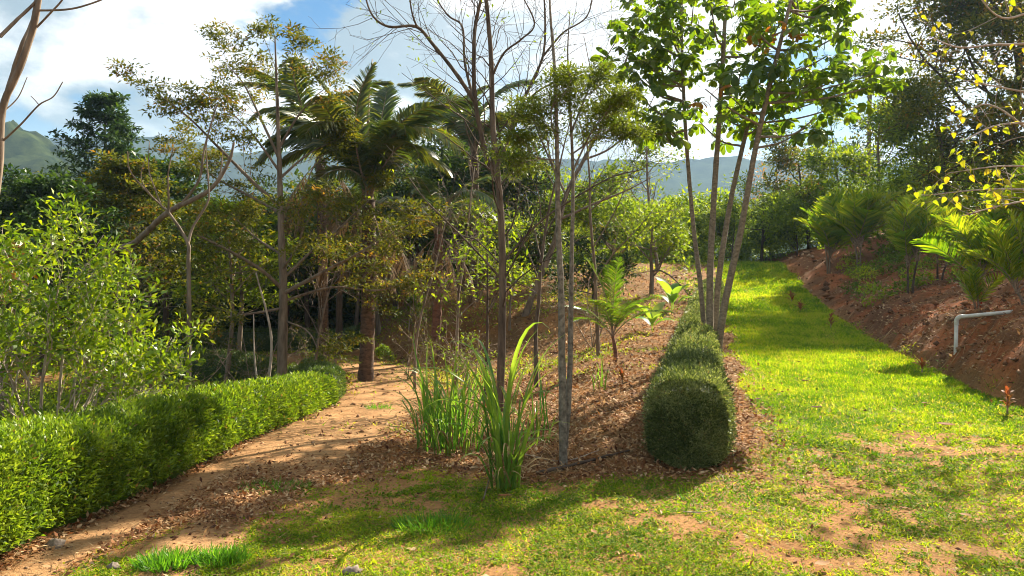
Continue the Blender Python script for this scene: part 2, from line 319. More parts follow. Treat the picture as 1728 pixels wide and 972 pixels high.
def w_lawn(x, y):
    e = I(x, [-9, -3.3, -2.2, -1, 0.2, 1.5, 2.4, 2.9, 3.5, 12], [4.5, 4.6, 6.6, 8.2, 7.3, 7.1, 7.4, 8.4, 9.6, 14]) + 1.1 * (fbm(x, y, .8, 3, 41) - .5)
    return sstep((e - y) / .9) * sstep((x + 3.15) / .5) * (1 - w_bank(x, y))
def grass_density(x, y):
    n = fbm(x, y, .75, 4, 3, .6); n2 = fbm(x, y, 3.1, 3, 23, .6)
    n3 = fbm(x, y, 7.5, 2, 24, .6); bare = sstep((n * .42 + n2 * .30 + n3 * .28 - .40) / .075)                          # bare patches in the lawn
    right = sstep((x - 2.6 - .1 * y) / 1.4)
    lawn = w_lawn(x, y) * (.10 + .90 * bare)
    wheel = x - (f_left(y) + f_right(y)) / 2; strk = sstep((w_track(x, y) - .25) / .5) * (1 - .55 * np.maximum(np.exp(-((wheel - .75) / .17) ** 2), np.exp(-((wheel + .75) / .17) ** 2)) * sstep((fbm(x, y, .9, 3, 44) - .35) / .2))
    track = strk * (.16 + .84 * np.maximum(.9 * sstep((y - 10.5) / 5), sstep((n * .5 + n2 * .3 + n3 * .2 - .34) / .10)))
    slope = .45 * sstep((fbm(x, y, .5, 3, 88) - .44) / .14) * sstep((y - 9) / 3) * sstep((50 - y) / 10) * (1 - w_bank(x, y))
    litterband = sstep((x + 3.1) / .3) * sstep((-1.5 - x - .1 * (y - 6)) / .8) * sstep((y - 5.2) / .9)
    g = np.maximum(np.maximum(lawn * (1 - .75 * litterband), track), slope)
    return g * (1 - .93 * w_path(x, y)) * (1 - .97 * w_bank(x, y))
def soil_colour(x, y):
    n = fbm(x, y, .6, 4, 61)[..., None]; n2 = fbm(x, y, 2.5, 3, 62)[..., None]
    litter = np.array([.22, .125, .05]) * (.7 + .6 * n) + np.array([.08, .02, 0]) * sstep((n2 - .5) / .15)
    lawn = np.array([.34, .165, .065]) * (.8 + .4 * n) + np.array([.05, .06, .02]) * n2
    sand = np.array([.44, .25, .115]) * (.8 + .4 * n2)
    bank = np.array([.20, .095, .045]) * (.6 + .8 * n) + np.array([.13, .02, 0]) * sstep((n2 - .48) / .12)
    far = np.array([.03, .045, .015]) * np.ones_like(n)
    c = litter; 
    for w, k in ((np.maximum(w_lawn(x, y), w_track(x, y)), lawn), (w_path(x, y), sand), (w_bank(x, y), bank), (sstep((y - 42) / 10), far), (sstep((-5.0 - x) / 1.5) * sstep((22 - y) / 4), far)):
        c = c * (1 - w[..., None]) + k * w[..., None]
    return c

def axis(a, b, ctr, fine, lo, hi, g):
    r = [lo]; s = fine
    while r[-1] < hi: r.append(r[-1] + fine)
    while r[-1] < b: s *= g; r.append(r[-1] + s)
    l = [lo]; s = fine
    while l[-1] > a: s *= g; l.append(l[-1] - s)
    return np.array(l[::-1][:-1] + r)
def build_ground():
    xs = axis(-6000, 6000, 0, .09, -5, 9, 1.06); ys = axis(-300, 6000, 0, .09, 3, 17, 1.05)
    X, Y = np.meshgrid(xs, ys); Z = H(X, Y); nx, ny = len(xs), len(ys)
    V = np.stack([X, Y, Z], -1).reshape(-1, 3); C = soil_colour(X, Y).reshape(-1, 3)
    i = np.arange(ny - 1)[:, None] * nx; j = np.arange(nx - 1)[None]
    Fq = np.stack([i + j, i + j + 1, i + nx + j + 1, i + nx + j], -1).reshape(-1, 4)
    xc = (X[:-1, :-1] + X[1:, 1:]).ravel() / 2; yc = (Y[:-1, :-1] + Y[1:, 1:]).ravel() / 2
    zone = np.zeros(len(Fq), int); zone[w_track(xc, yc) * (yc < 46) > .5] = 2; zone[(w_path(xc, yc) > .5) & (yc > 2) & (yc < 30) & (xc > -14)] = 1; zone[(w_bank(xc, yc) > .5) & (yc < 60) & (yc > 5)] = 3
    zone[(zone == 0) & (w_lawn(xc, yc) > .5) & (yc > -8)] = 4
    for z, nm in ((0, 'ground'), (1, 'dirt_path'), (2, 'grassy_track_ground'), (3, 'earth_bank_terrain'), (4, 'lawn_ground')):
        f = Fq[zone == z]; use, inv = np.unique(f, return_inverse=True)
        mb = MB(); mb.add(V[use], inv.reshape(-1, 4)); me = mb.mesh(nm, M['soil'], smooth=True)
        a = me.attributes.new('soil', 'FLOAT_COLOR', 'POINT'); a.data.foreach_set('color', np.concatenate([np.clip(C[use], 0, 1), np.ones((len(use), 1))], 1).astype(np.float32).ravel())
        tag(obj(nm, me), kind='structure')
build_ground()

# ------------------------------------------------------------------ far hills
def hill(name, px, py, dist, depth, seed, mat, base=-25, bump=9.):
    xs = np.linspace(-1500, 3200, 420); v = np.linspace(0, 1, 26)
    ridge = (HY - I(xs, px, py)) / F * dist + EYE
    X = (xs[None, :] - CX) / F * dist + 0 * v[:, None]; t = v[:, None]
    Y = dist - depth * (1 - np.sin(t * np.pi / 2)) + 0 * X + depth * .25 * (fbm(X, t * 300, .004, 3, seed) - .5)
    Z = base + (ridge[None, :] - base) * (np.sin(t * np.pi / 2) ** 1.3)
    s = 1 / (dist * .012)
    Z = Z + bump * (fbm(X, Y, s, 4, seed + 3, .65) - .5) * (t > .02) + bump * 1.6 * (fbm(X, Y, s * .25, 2, seed + 9) - .5) * t
    # back side, so that the hill is a body
    V = np.concatenate([np.stack([X, Y, Z], -1), np.stack([X[-1:], Y[-1:] + depth * .8, np.full_like(X[-1:], base)], -1)]).reshape(-1, 3)
    n = len(xs); i = np.arange(len(v))[:, None] * n; j = np.arange(n - 1)[None]
    mb = MB(); mb.add(V, np.stack([i + j, i + j + 1, i + n + j + 1, i + n + j], -1).reshape(-1, 4)); tag(mb.build(name, mat, smooth=False), kind='structure')
def hillmat(nm, c1, c2, s):
    m, nt, N, L, out = nodes(nm); geo = N('ShaderNodeNewGeometry'); nz = N('ShaderNodeTexNoise'); nz.inputs['Scale'].default_value = s; nz.inputs['Detail'].default_value = 8; nz.inputs['Roughness'].default_value = .7
    L(geo.outputs['Position'], nz.inputs['Vector']); r = ramp_node(nt, [(.35, c1), (.65, c2)]); L(nz.outputs['Fac'], r.inputs['Fac']); b = N('ShaderNodeBsdfPrincipled'); b.inputs['Roughness'].default_value = 1; b.inputs['Specular IOR Level'].default_value = 0
    L(r.outputs['Color'], b.inputs['Base Color']); L(b.outputs[0], out.inputs['Surface']); return m
hill('hills', [-1500, -300, 0, 250, 330, 420, 700, 950, 1150, 1290, 1400, 1500, 3200], [150, 190, 240, 228, 240, 258, 262, 262, 270, 262, 262, 268, 250], 950, 420, 4, hillmat('far_hill_forest', (.012, .022, .012), (.04, .055, .022), .05), bump=9)
hill('hills', [-1500, -300, 0, 30, 70, 110, 150, 240, 330, 500, 900, 3200], [150, 190, 208, 213, 228, 247, 264, 300, 330, 345, 350, 350], 360, 170, 24, hillmat('near_hill_forest', (.010, .020, .008), (.05, .065, .02), .12), bump=11)

# ------------------------------------------------------------------ grass, litter (nobody could count these)
def scatter(rng, n, y0, y1, xfun, power=1.6, y2=None):
    # random ground points, thinning out with distance
    u = rng.rand(n); a = 1 - power; y = (y0 ** a + u * (y1 ** a - y0 ** a)) ** (1 / a)
    lo, hi = xfun(y); return lo + rng.rand(n) * (hi - lo), y
VIEW = lambda y: (-.76 * y - 1.2, .76 * y + 1.2)
def lawn_grass():
    rng = np.random.RandomState(1); x, y = scatter(rng, 900000, 3.2, 46, VIEW, 1.2); x2, y2 = scatter(rng, 260000, 8, 46, lambda y: (f_left(y), f_right(y)), 1.2); x = np.concatenate([x, x2]); y = np.concatenate([y, y2])
    g = grass_density(x, y); k = rng.rand(len(x)) < g; x, y, g = x[k], y[k], g[k]
    z = H(x, y); n = len(x); sc = np.clip(y / 7, .75, 5) ** .75; lush = sstep((y - 9) / 4)
    tuft = fbm(x, y, 5, 3, 7, .6); L = (.022 + (.042 - .004 * lush) * rng.rand(n) * (.3 + 1.4 * tuft)) * sc; D = np.stack([rng.normal(size=n), rng.normal(size=n), np.ones(n) * (.45 + .35 * lush)], -1)
    r = np.clip(.36 + .12 * lush + 1.1 * (fbm(x, y, .6, 3, 99) - .5) + .8 * (fbm(x, y, 4, 2, 98) - .5) + .25 * rng.normal(size=n), 0, .86); dry = rng.rand(n) < (.12 - .06 * lush) + .2 * (1 - g); r[dry] = rng.uniform(.85, 1, dry.sum())
    mb = MB(); blades(mb, np.stack([x, y, z - .004], -1), D, L, (.010 + .009 * rng.rand(n)) * sc, r); tag(mb.build('lawn_grass', M['lawn']), 'short yellow-green grass creeping over the track and foreground', 'grass', kind='stuff')
    x, y = scatter(rng, 330000, 3.2, 13, VIEW, 1.5); w = grass_density(x, y) * sstep((fbm(x, y, 1.6, 3, 55, .6) - .44) / .10) * sstep((13 - y) / 4); k = rng.rand(len(x)) < w; x, y = x[k], y[k]; n = len(x); sc = np.clip(y / 6, .8, 2)
    L = rng.uniform(.012, .03, n) * sc; D = rng.normal(size=(n, 3)) * np.array([1, 1, .35]) + np.array([0, 0, .15]); U = rng.normal(size=(n, 3)) * .4 + np.array([0, 0, 1.]); mb = MB(); leaves(mb, np.stack([x, y, H(x, y) + .004 + .022 * rng.rand(n)], -1), D, U, L, L * .75, np.clip(.5 + 1.2 * (fbm(x, y, 3, 2, 56) - .5) + .25 * rng.normal(size=n), 0, 1), .1, .1, wide=.55)
    tag(mb.build('lawn_weeds', M['weed']), 'small round-leaved weeds creeping through the foreground lawn', 'weeds', kind='stuff')
def clods():
    rng = np.random.RandomState(4); x, y = scatter(rng, 90000, 3.6, 40, VIEW, 1.5); wb = w_bank(x, y); wp = w_path(x, y); sl = (1 - np.maximum(w_lawn(x, y), w_track(x, y))) * (1 - wb)
    k = rng.rand(len(x)) < np.maximum(np.maximum(wb * .22, wp * .10), np.maximum(sl * .12, .012)) * sstep((x + 4.2) / .5) * (.3 + 1.4 * fbm(x, y, 1.3, 3, 43)); x, y = x[k], y[k]; n = len(x); s_ = (.006 + .022 * rng.rand(n) ** 3.5) * np.clip(y / 8, .8, 3.5) * (1 + .8 * (w_bank(x, y) > .5))
    oct_ = np.array([(1, 0, 0), (0, 1, 0), (-1, 0, 0), (0, -1, 0), (0, 0, .8), (0, 0, -.6)], float); V = oct_[None] * rng.uniform(.6, 1.4, (n, 6, 1)) + rng.normal(size=(n, 6, 3)) * .18; a = rng.rand(n) * 6.28; c, s2 = np.cos(a)[:, None], np.sin(a)[:, None]
    V = np.stack([V[..., 0] * c - V[..., 1] * s2, V[..., 0] * s2 + V[..., 1] * c, V[..., 2]], -1) * s_[:, None, None] + np.stack([x, y, H(x, y) + s_ * .25], -1)[:, None]
    f = np.array([(0, 1, 4, 4), (1, 2, 4, 4), (2, 3, 4, 4), (3, 0, 4, 4), (1, 0, 5, 5), (2, 1, 5, 5), (3, 2, 5, 5), (0, 3, 5, 5)]); mb = MB(); mb.add(V.reshape(-1, 3), (np.arange(n)[:, None, None] * 6 + f[None]).reshape(-1, 4), np.repeat(rng.rand(n), 6)); tag(mb.build('soil_clods_gravel', M['clod']), 'loose reddish clods and pebbles on bare soil and bank', 'clods', kind='stuff')
def litter():
    rng = np.random.RandomState(2); x, y = scatter(rng, 330000, 4.2, 44, VIEW, 1.35)
    wl = np.maximum(w_lawn(x, y), w_track(x, y)); wp = w_path(x, y); g = grass_density(x, y)
    band = sstep((x + 3.0) / .3) * sstep((-1.5 - x) / .9) * sstep((y - 5.3) / .8) * sstep((8.6 - y) / 1.6)
    edge = np.exp(-((x - f_left(y) - .1) / .35) ** 2) * (y > 6.5)
    p = np.maximum(np.maximum((1 - wl) * (1 - wp) * .75, .015), np.maximum(band * .8, edge * .55)) * sstep((x + 4.6) / .5 + (y > 16)) * (.35 + 1.3 * fbm(x, y, 1.8, 3, 19, .6)) * (1 - .7 * g) * (1 - .8 * sstep((y - 38) / 5))
    p = np.where(w_bank(x, y) > .5, p * .75, p)
    k = rng.rand(len(x)) < p; x, y = x[k], y[k]; n = len(x); sc = np.clip(y / 8, .8, 4) ** .55
    D = np.stack([rng.normal(size=n), rng.normal(size=n), rng.normal(size=n) * .3 + .12], -1); U = np.stack([rng.normal(size=n) * .45, rng.normal(size=n) * .45, np.ones(n)], -1)
    L = rng.uniform(.022, .075, n) * sc; mb = MB(); leaves(mb, np.stack([x, y, H(x, y) + .008 + .02 * rng.rand(n)], -1), D, U, L, L * rng.uniform(.3, .55, n), rng.rand(n) ** .9, .28, -.12)
    tag(mb.build('leaf_litter', M['litter']), 'brown fallen leaves strewn over the slope and path edges', 'leaf litter', kind='stuff')
    x, y = scatter(rng, 60000, 4.0, 34, VIEW, 1.4); wl = np.maximum(w_lawn(x, y), w_track(x, y)); wp = w_path(x, y)
    k = rng.rand(len(x)) < np.maximum(.25 * wp, np.maximum((1 - wl) * .5, .035)) * sstep((x + 4.4) / .5); x, y = x[k], y[k]; n = len(x); a = rng.rand(n) * 6.283
    L = rng.uniform(.06, .38, n) * np.clip(y / 9, .7, 2); Dv = np.stack([np.cos(a), np.sin(a), rng.normal(size=n) * .12], -1); p0 = np.stack([x, y, H(x, y) + .012], -1); mid = p0 + Dv * L[:, None] / 2
    p1 = p0 + Dv * L[:, None]; p1[:, 2] = H(p1[:, 0], p1[:, 1]) + .012 + .03 * rng.rand(n)
    w = rng.uniform(.003, .007, n) * np.clip(y / 8, .8, 3); D2 = p1 - p0; Ln = np.linalg.norm(D2, axis=1)
    mb = MB(); leaves(mb, p0, D2, np.tile([0., 0., 1.], (n, 1)) + .2 * rng.normal(size=(n, 3)), Ln, w, rng.rand(n), .3, 0)
    tag(mb.build('straw_litter', M['straw']), 'dry straw and thin stalks scattered over bare soil', 'straw', kind='stuff')
lawn_grass(); clods(); litter()

# ------------------------------------------------------------------ hedges
def hedge(name, label, spine, width, height, n, mat, seed, leaf=(.03, .011), caps=(1, 1), power=.55, group=None, capn=0, fuzz=.06):
    rng = np.random.RandomState(seed); sp = smooth_path(spine, 10); T = norm(np.gradient(sp, axis=0)); seg = np.concatenate([[0], np.cumsum(np.linalg.norm(np.diff(sp, axis=0), axis=1))]); LT = seg[-1]
    wf = width if callable(width) else (lambda s: width + 0 * s); hf = height if callable(height) else (lambda s: height + 0 * s)
    def frame(s):
        x, y = I(s, seg, sp[:, 0]), I(s, seg, sp[:, 1]); tx, ty = I(s, seg, T[:, 0]), I(s, seg, T[:, 1]); return x, y, tx, ty
    def cross(th, s):                       # rounded box section: th 0..pi from one foot over the top to the other
        c, sn = np.cos(th), np.sin(th); a = np.sign(c) * np.abs(c) ** power; b = np.abs(sn) ** power
        lump = 1 + .12 * (fbm(s * 2.3 + 7, th * 1.7, 1.0, 3, seed) - .5) * 2
        return a * wf(s) / 2 * lump * (.93 + .12 * b), b * hf(s) * (1 + .5 * (lump - 1))
    def pos(th, s, k=1.0, t=0.):
        x, y, tx, ty = frame(s); a, b = cross(th, s); gx, gy = x + ty * a * k + tx * t, y - tx * a * k + ty * t
        return np.stack([gx, gy, H(x, y, False) * .5 + H(gx, gy, False) * .5 + b * (k if k is not None else 1)], -1)
    root = thing(name, label, 'hedge', (*sp[len(sp) // 2][:2], float(H(*sp[len(sp) // 2][:2]))), group)
    # leaves, spread evenly over sides and top
    area = LT * (np.mean(wf(seg)) + 2 * np.mean(hf(seg))); capA = np.mean(wf(seg)) * np.mean(hf(seg)) * .95
    nc = int(capn if capn else n * capA / (area + capA * sum(caps))); ns = n - nc * sum(caps)
    tt = np.linspace(0.02, np.pi - .02, 200); ca, cb = cross(tt, np.full(200, LT / 2)); cl = np.concatenate([[0], np.cumsum(np.hypot(np.diff(ca), np.diff(cb)))])
    gs = np.linspace(0, LT, 400); dist = np.hypot(I(gs, seg, sp[:, 0]), I(gs, seg, sp[:, 1])); cw = np.concatenate([[0], np.cumsum((dist ** -1.3)[:-1])]); s = I(rng.rand(ns) * cw[-1], cw, gs); th = I(rng.rand(ns) * cl[-1], cl, tt); e = 1e-2
    p = pos(th, s, 1 - rng.rand(ns) ** 2 * .13); nrm = norm(np.cross(pos(th + e, s) - pos(th - e, s), pos(th, s + e) - pos(th, s - e)))
    nrm = nrm * np.sign((nrm * (p - pos(th, s, .5))).sum(1, keepdims=True)); p = p + nrm * (fuzz * (rng.rand(ns) ** 4 - .1) + .07 * (fbm(s * 5, p[:, 2] * 5 + th, 1.0, 3, seed + 30) - .5))[:, None]; Ps, Ns = [p], [nrm]
    for c, s0, sg in ((caps[0], 0, -1), (caps[1], LT, 1)):
        if not c: continue
        th = I(rng.rand(nc) * cl[-1], cl, tt); rho = rng.rand(nc) ** .5; sarr = np.full(nc, float(s0)); bulge = .30 * min(1, float(wf(np.array([s0]))[0])) * (1 - rho ** 3.0) * (1 + .25 * (fbm(th * 2, rho * 3, 1, 3, seed + 5) - .5))
        q = pos(th, sarr, rho, sg * bulge); tv = np.array([*(T[0 if sg < 0 else -1][:2] * sg), 0]); Ps.append(q - tv * .04 * rng.rand(nc, 1)); rad = q - np.array([*sp[0 if sg < 0 else -1][:2], q[:, 2].mean()]); rad[:, 2] *= .5
        Ns.append(norm(tv + norm(rad) * (rho ** 3)[:, None]))
    Pn, Nn = np.concatenate(Ps), np.concatenate(Ns); m = len(Pn)
    D = Nn * .55 + rvec(rng, m) * .75 + np.array([0, 0, .55]); U = rvec(rng, m) + np.array([0, 0, .6]); far_ = np.clip(np.hypot(Pn[:, 0], Pn[:, 1]) / np.hypot(*sp[0][:2]), .8, 4) ** .6 if LT > 6 else 1.0; Lf = leaf[0] * rng.uniform(.6, 1.6, m) * far_
    shade = fbm(Pn[:, 0] * 1 + Pn[:, 1] * .7, Pn[:, 2] * .6 + Pn[:, 1] * .3, 7, 3, seed + 2)
    mb = MB(); leaves(mb, Pn, D, U, Lf, leaf[1] * rng.uniform(.7, 1.4, m) * far_, np.clip(.5 + .9 * (shade - .5) + .25 * rng.normal(size=m), 0, .95) + (rng.rand(m) < .015) * 9, .25, .1); mb.build('foliage', mat, root)
    # plain inner shell that closes the hedge, in the darkest leaf tones
    K, J = max(8, int(LT * 5)), 18; ss, tj = np.meshgrid(np.linspace(0, LT, K), np.linspace(0.0, np.pi, J), indexing='ij'); V = pos(tj.ravel(), ss.ravel(), .88).reshape(K, J, 3)
    i = np.arange(K - 1)[:, None] * J; j = np.arange(J - 1)[None]; mb = MB(); mb.add(V, np.stack([i + j, i + j + 1, i + J + j + 1, i + J + j], -1).reshape(-1, 4), .05)
    for e0 in (0, K - 1):
        c = np.vstack([V[e0], V[e0].mean(0)]); jj = np.arange(J); mb.add(c, np.stack([jj, (jj + 1) % J, 0 * jj + J, 0 * jj + J], -1), .05)
    mb.build('inner_growth', mat, root, True); return root
hedge('clipped_hedge', 'long bright yellow-green clipped hedge along the sandy path', [(-3.95, 2.4), (-3.72, 5.2), (-3.62, 8), (-3.62, 11), (-3.60, 13.6)], .72, lambda s: I(s, [0, 3, 8.5, 11.3], [.78, .74, .60, .52]), 165000, M['hedge_near'], 11, (.030, .011), (0, 1), fuzz=.09)
hedge('clipped_hedge', 'short dark hedge bend past the end of the long bright hedge', [(-3.66, 14.2), (-3.75, 15.0), (-4.05, 15.8), (-4.6, 16.4)], .7, .62, 12000, M['hedge_dark'], 12, (.04, .015))
hedge('clipped_hedge', 'dark hedge in front of the round bare dirt terrace', [(-6.4, 19.6), (-7.6, 20.4), (-9.2, 20.9), (-10.6, 21.2)], .8, .75, 14000, M['hedge_dark'], 13, (.05, .018))
hedge('clipped_hedge', 'hedge curving behind the round bare dirt terrace', [(-5.9, 28.6), (-8, 29.6), (-10.5, 29.4), (-12.4, 28.0), (-13.4, 26)], .9, .85, 16000, M['hedge_dark'], 14, (.06, .022))
RH = lambda s: I(s, [0, 1.05, 1.35, 1.6], [.84, .84, .64, .60]) + (s > 1.35) * .17 * np.abs(np.sin((s - 1.45) * 1.55))
RW = lambda s: I(s, [0, 1.05, 1.35, 1.6], [.80, .82, .64, .62]) + (s > 1.35) * .14 * np.abs(np.sin((s - 1.45) * 1.55))
hedge('clipped_hedge', 'rounded dark hedge beside the grassy track, its blunt end facing us', [(1.72, 7.25), (2.2, 9.1), (2.95, 12), (4.0, 16), (5.1, 20), (6.3, 24), (7.6, 28)], RW, RH, 150000, M['hedge_silver'], 15, (.030, .010), (1, 1), .54, capn=18000, fuzz=.08)
for k, (px, d, w, lab) in enumerate([(484, 18.5, .9, 'small round clipped bush at the foot of the tiered tree'), (527, 18.0, 1.0, 'rounded clipped bush beside the dirt path bend')]):
    c = at(px, d); hedge('clipped_bush', lab, [(c[0] - .22, c[1], 0), (c[0], c[1], 0), (c[0] + .22, c[1], 0)], w * .8, w * .75, 5000, M['hedge_dark'], 16 + k, (.045, .016), power=.75)

# ------------------------------------------------------------------ tree builders
def limb(mb, pts, r0, r1, sides=7, rng=None, k=6, lump=.05):
    sp = smooth_path(pts, k); rad = np.linspace(r0, r1, len(sp)); tube(mb, sp, rad, sides, lump=lump if rng is not None else 0, rng=rng); return sp, rad
def px_path(spec, d=None): return np.array([P(a, b, c if c is not None else d) for a, b, c in [(q if len(q) == 3 else (*q, None)) for q in spec]])
def tri_leaves(mb, Pn, D, U, L, Wd, rnd):
    n = len(Pn); D = norm(D); S = norm(np.cross(D, U)); L = L[:, None]; Wd = Wd[:, None]; V = np.stack([Pn - S * Wd * .5, Pn + S * Wd * .5, Pn + D * L], 1); b = np.arange(n)[:, None] * 3; mb.add(V, np.concatenate([b, b + 1, b + 2, b + 2], 1), np.repeat(rnd, 3))
def tufts(mb, rng, pts, k, spread, L, Wd, out=None, tri=False, flatz=.5, droop=.1, r0=.5, rs=.25, dirz=.1, up=1.0):
    pts = np.asarray(pts); m = len(pts); Pn = np.repeat(pts, k, 0); n = len(Pn); off = rng.normal(size=(n, 3)) * spread * np.array([1, 1, flatz]); Pn = Pn + off
    D = norm(off + 1e-6) * .7 + rvec(rng, n) * .6 + np.array([0, 0, dirz]); U = rvec(rng, n) * .6 + np.array([0, 0, up]); base = np.repeat(r0 + rs * rng.normal(size=m), k)
    Ls = L * rng.uniform(.6, 1.35, n); rr = np.clip(base + .16 * rng.normal(size=n), 0, 1)
    if tri: tri_leaves(mb, Pn, D, U, Ls, Ls * Wd * 1.2, rr)
    else: leaves(mb, Pn, D, U, Ls, Ls * Wd, rr, .2, droop)
TW = dict(seg=[5, 4, 3], wander=[.16, .2, .25], up=[.06, .05, .03], taper=.35, n=[5, 4], start=[.2, .25], ang=[42, 45], ratio=[.5, .5], rr=.55, flat=[1, 1])
def broadleaf(name, label, base, height, spread, leafmat_, bark, seed, nleaf=60, L=.16, trunk_r=.10, first=.35, group=None, wid=.45, flatz=.55, r0=.5, cat='tree', lean=(0, 0), nl=(9, 5), sp=.30, upz=.03, nostem=False):
    rng = np.random.RandomState(seed); base = np.asarray(base, float); root = thing(name, label, cat, base, group)
    cfg = dict(seg=[8, 6, 4], wander=[.05, .14, .2], up=[.03, upz, .02], taper=.3, n=list(nl), start=[first, .3], ang=[58, 48], ratio=[1, .45], rr=.5, flat=[.6, .7])
    out = []; t = []; grow(rng, base - [0, 0, .1], np.array([lean[0], lean[1], 1.]), height * .93, trunk_r, 0, dict(cfg, seg=[8]), t); pts, rad, _ = t[0]
    cfg['ratio'][0] = spread / height / .78; sub(rng, pts, rad, height, 0, cfg, out)
    mb = MB(); tube(mb, pts, rad, 8, lump=.04, rng=rng); mb.build('trunk', bark, root, True)
    mb = MB(); tips = [pts[-1]]
    for p, r, l in out:
        tube(mb, p, r, 4 if l > 1 else 5)
        tips += list(p[len(p) // 2:] if l > 1 else p[-2:])
    if mb.v: mb.build('branches', bark, root, True)
    mb = MB(); far_ = base[1] > 21; tufts(mb, rng, tips, max(2, int(nleaf * (2.4 if far_ else 1))), sp * (.72 if far_ else 1), L * (.8 if far_ else 1), wid, flatz=flatz, r0=r0, rs=.32, tri=far_); mb.build('crown', leafmat_, root); return root
def frond_mesh(name, L, a0, a1, nl, ll, mat, seed, droop=.5, vee=.35, wid=.03, stalk=.15, r=.018, stem_mat=None, dead=False):
    rng = np.random.RandomState(seed); n = 15; a = np.radians(np.linspace(a0, a1, n)) ; st = L / (n - 1); x = np.concatenate([[0], np.cumsum(np.cos(a[:-1]) * st)]); z = np.concatenate([[0], np.cumsum(np.sin(a[:-1]) * st)])
    y = .06 * L * np.sin(np.linspace(0, 2, n)) * rng.normal(); pts = np.stack([x, y, z], -1); mb = MB(); tube(mb, pts, np.linspace(r, r * .2, n), 4, rnd=.95, mat=1)
    T = norm(np.gradient(pts, axis=0)); t = np.linspace(stalk, .995, nl); idx = t * (n - 1); i0 = np.minimum(idx.astype(int), n - 2); f = (idx - i0)[:, None]; p = pts[i0] * (1 - f) + pts[i0 + 1] * f; d = norm(T[i0] * (1 - f) + T[i0 + 1] * f)
    S = norm(np.cross(d, [0, 0, 1.]) + 1e-6); Un = np.cross(S, d); prof = np.sin(np.clip((t - stalk) / (1 - stalk), 0, 1) * np.pi * .86 + .32) ** .7 * ll
    for sg in (-1, 1):
        D = norm(S * sg * .85 + d * (.45 + .5 * t[:, None]) + Un * vee + .10 * rng.normal(size=(nl, 3)))
        l = prof * rng.uniform(.85, 1.1, nl); m1 = p + D * (l * .5)[:, None]; m1[:, 2] -= droop * l * .10; tip = p + D * (l * .93)[:, None]; tip[:, 2] -= droop * l * .42
        w = norm(np.cross(D, Un * .6 + d * .8 + .2 * rng.normal(size=(nl, 3)))); w = norm(np.cross(D, w)) * (wid * rng.uniform(.8, 1.2, nl))[:, None]
        V = np.stack([p - w * .3, p + w * .3, m1 + w * .5, m1 - w * .5, tip], 1); b = np.arange(nl)[:, None] * 5
        rr = np.repeat(np.clip(.45 + .2 * rng.normal(size=nl), 0, 1), 5)
        mb.add(V, np.concatenate([np.concatenate([b, b + 1, b + 2, b + 3], 1), np.concatenate([b + 3, b + 2, b + 4, b + 4], 1)]), rr)
    return mb.mesh(name, [mat, stem_mat or M['twig']])
def place_part(name, me, parent, off, rz, sc=1.0, tilt=0.0, roll=0.0):
    o = obj(name, me, parent); o.location = tuple(off); o.rotation_euler = (roll, tilt, rz); o.scale = (sc,) * 3; return o
def palm(name, label, base, top, r, fronds, bark, seed, group=None, cat='palm tree', spear=None, dead=None, bulge=1.2):
    # fronds: (mesh, azimuth deg, scale, tilt deg)
    rng = np.random.RandomState(seed); base = np.asarray(base, float); top = np.asarray(top, float); root = thing(name, label, cat, base, group); n = 26
    t = np.linspace(0, 1, n); pts = base + (top - base) * t[:, None]; pts[0, 2] -= .1; pts[:, 0] += .04 * np.sin(t * 3) ; rad = r * (1 + (bulge - 1) * (1 - t) ** 4) * (1 + .06 * (np.arange(n) % 2)); mb = MB(); tube(mb, pts, rad, 10, lump=.05, rng=rng); mb.build('trunk', bark, root, True)
    loc = top - base
    for me, az, sc, tl in fronds: place_part('frond', me, root, loc + np.array([math.cos(math.radians(az)) * r * .6, math.sin(math.radians(az)) * r * .6, rng.uniform(-.15, .15)]), math.radians(az), sc, math.radians(-tl), rng.normal() * .25)
    for me, az, sc, tl in dead or []: place_part('dead_frond', me, root, loc + np.array([math.cos(math.radians(az)) * r, math.sin(math.radians(az)) * r, -.15]), math.radians(az), sc, math.radians(-tl))
    if spear:
        mb = MB(); tube(mb, smooth_path([top, top + np.array([0, 0, spear * .6]), top + np.array([spear * .03, 0, spear])], 5), np.linspace(.05, .012, 11), 5); mb.build('spear_leaf', M['twig'], root, True)
    return root

# ---- tall multi-stemmed tree with hand-shaped leaves beside the track
def palmate_mesh(name, seed, nleaf, L, mat):
    rng = np.random.RandomState(seed); mb = MB(); pet = smooth_path([(0, 0, 0), (.10, 0, .07), (.22, 0, .07), (.30, 0, .02)], 3); tube(mb, pet, np.linspace(.006, .004, len(pet)), 4, rnd=.9); hub = pet[-1]
    for i in range(nleaf):
        a = (i - (nleaf - 1) / 2) / nleaf * math.radians(325) + .12 * rng.normal(); l = L * (1 - .28 * abs(i - (nleaf - 1) / 2) / nleaf * 2) * rng.uniform(.8, 1.15); dr = rng.uniform(.35, 1.15)
        d0 = np.array([math.cos(a), math.sin(a), .05]); s = np.array([-math.sin(a), math.cos(a), 0]); t = np.array([0, .22, .48, .74, .92, 1]); wv = np.array([.03, .12, .30, .40, .26, .02]) * l * .55
        c = hub + d0 * (t * l * (1 - .28 * dr * t))[:, None] + np.array([0, 0, -1.]) * (dr * l * .72 * t ** 1.7)[:, None]; up = np.array([0, 0, 1.]) * .22
        V = np.stack([c + s * wv[:, None] + up * wv[:, None], c, c - s * wv[:, None] + up * wv[:, None]], 1); k = np.arange(5)[:, None] * 3
        mb.add(V, np.concatenate([np.concatenate([k, k + 1, k + 4, k + 3], 1), np.concatenate([k + 1, k + 2, k + 5, k + 4], 1)]), np.clip(.45 + .25 * rng.normal(), 0, 1))
    return mb
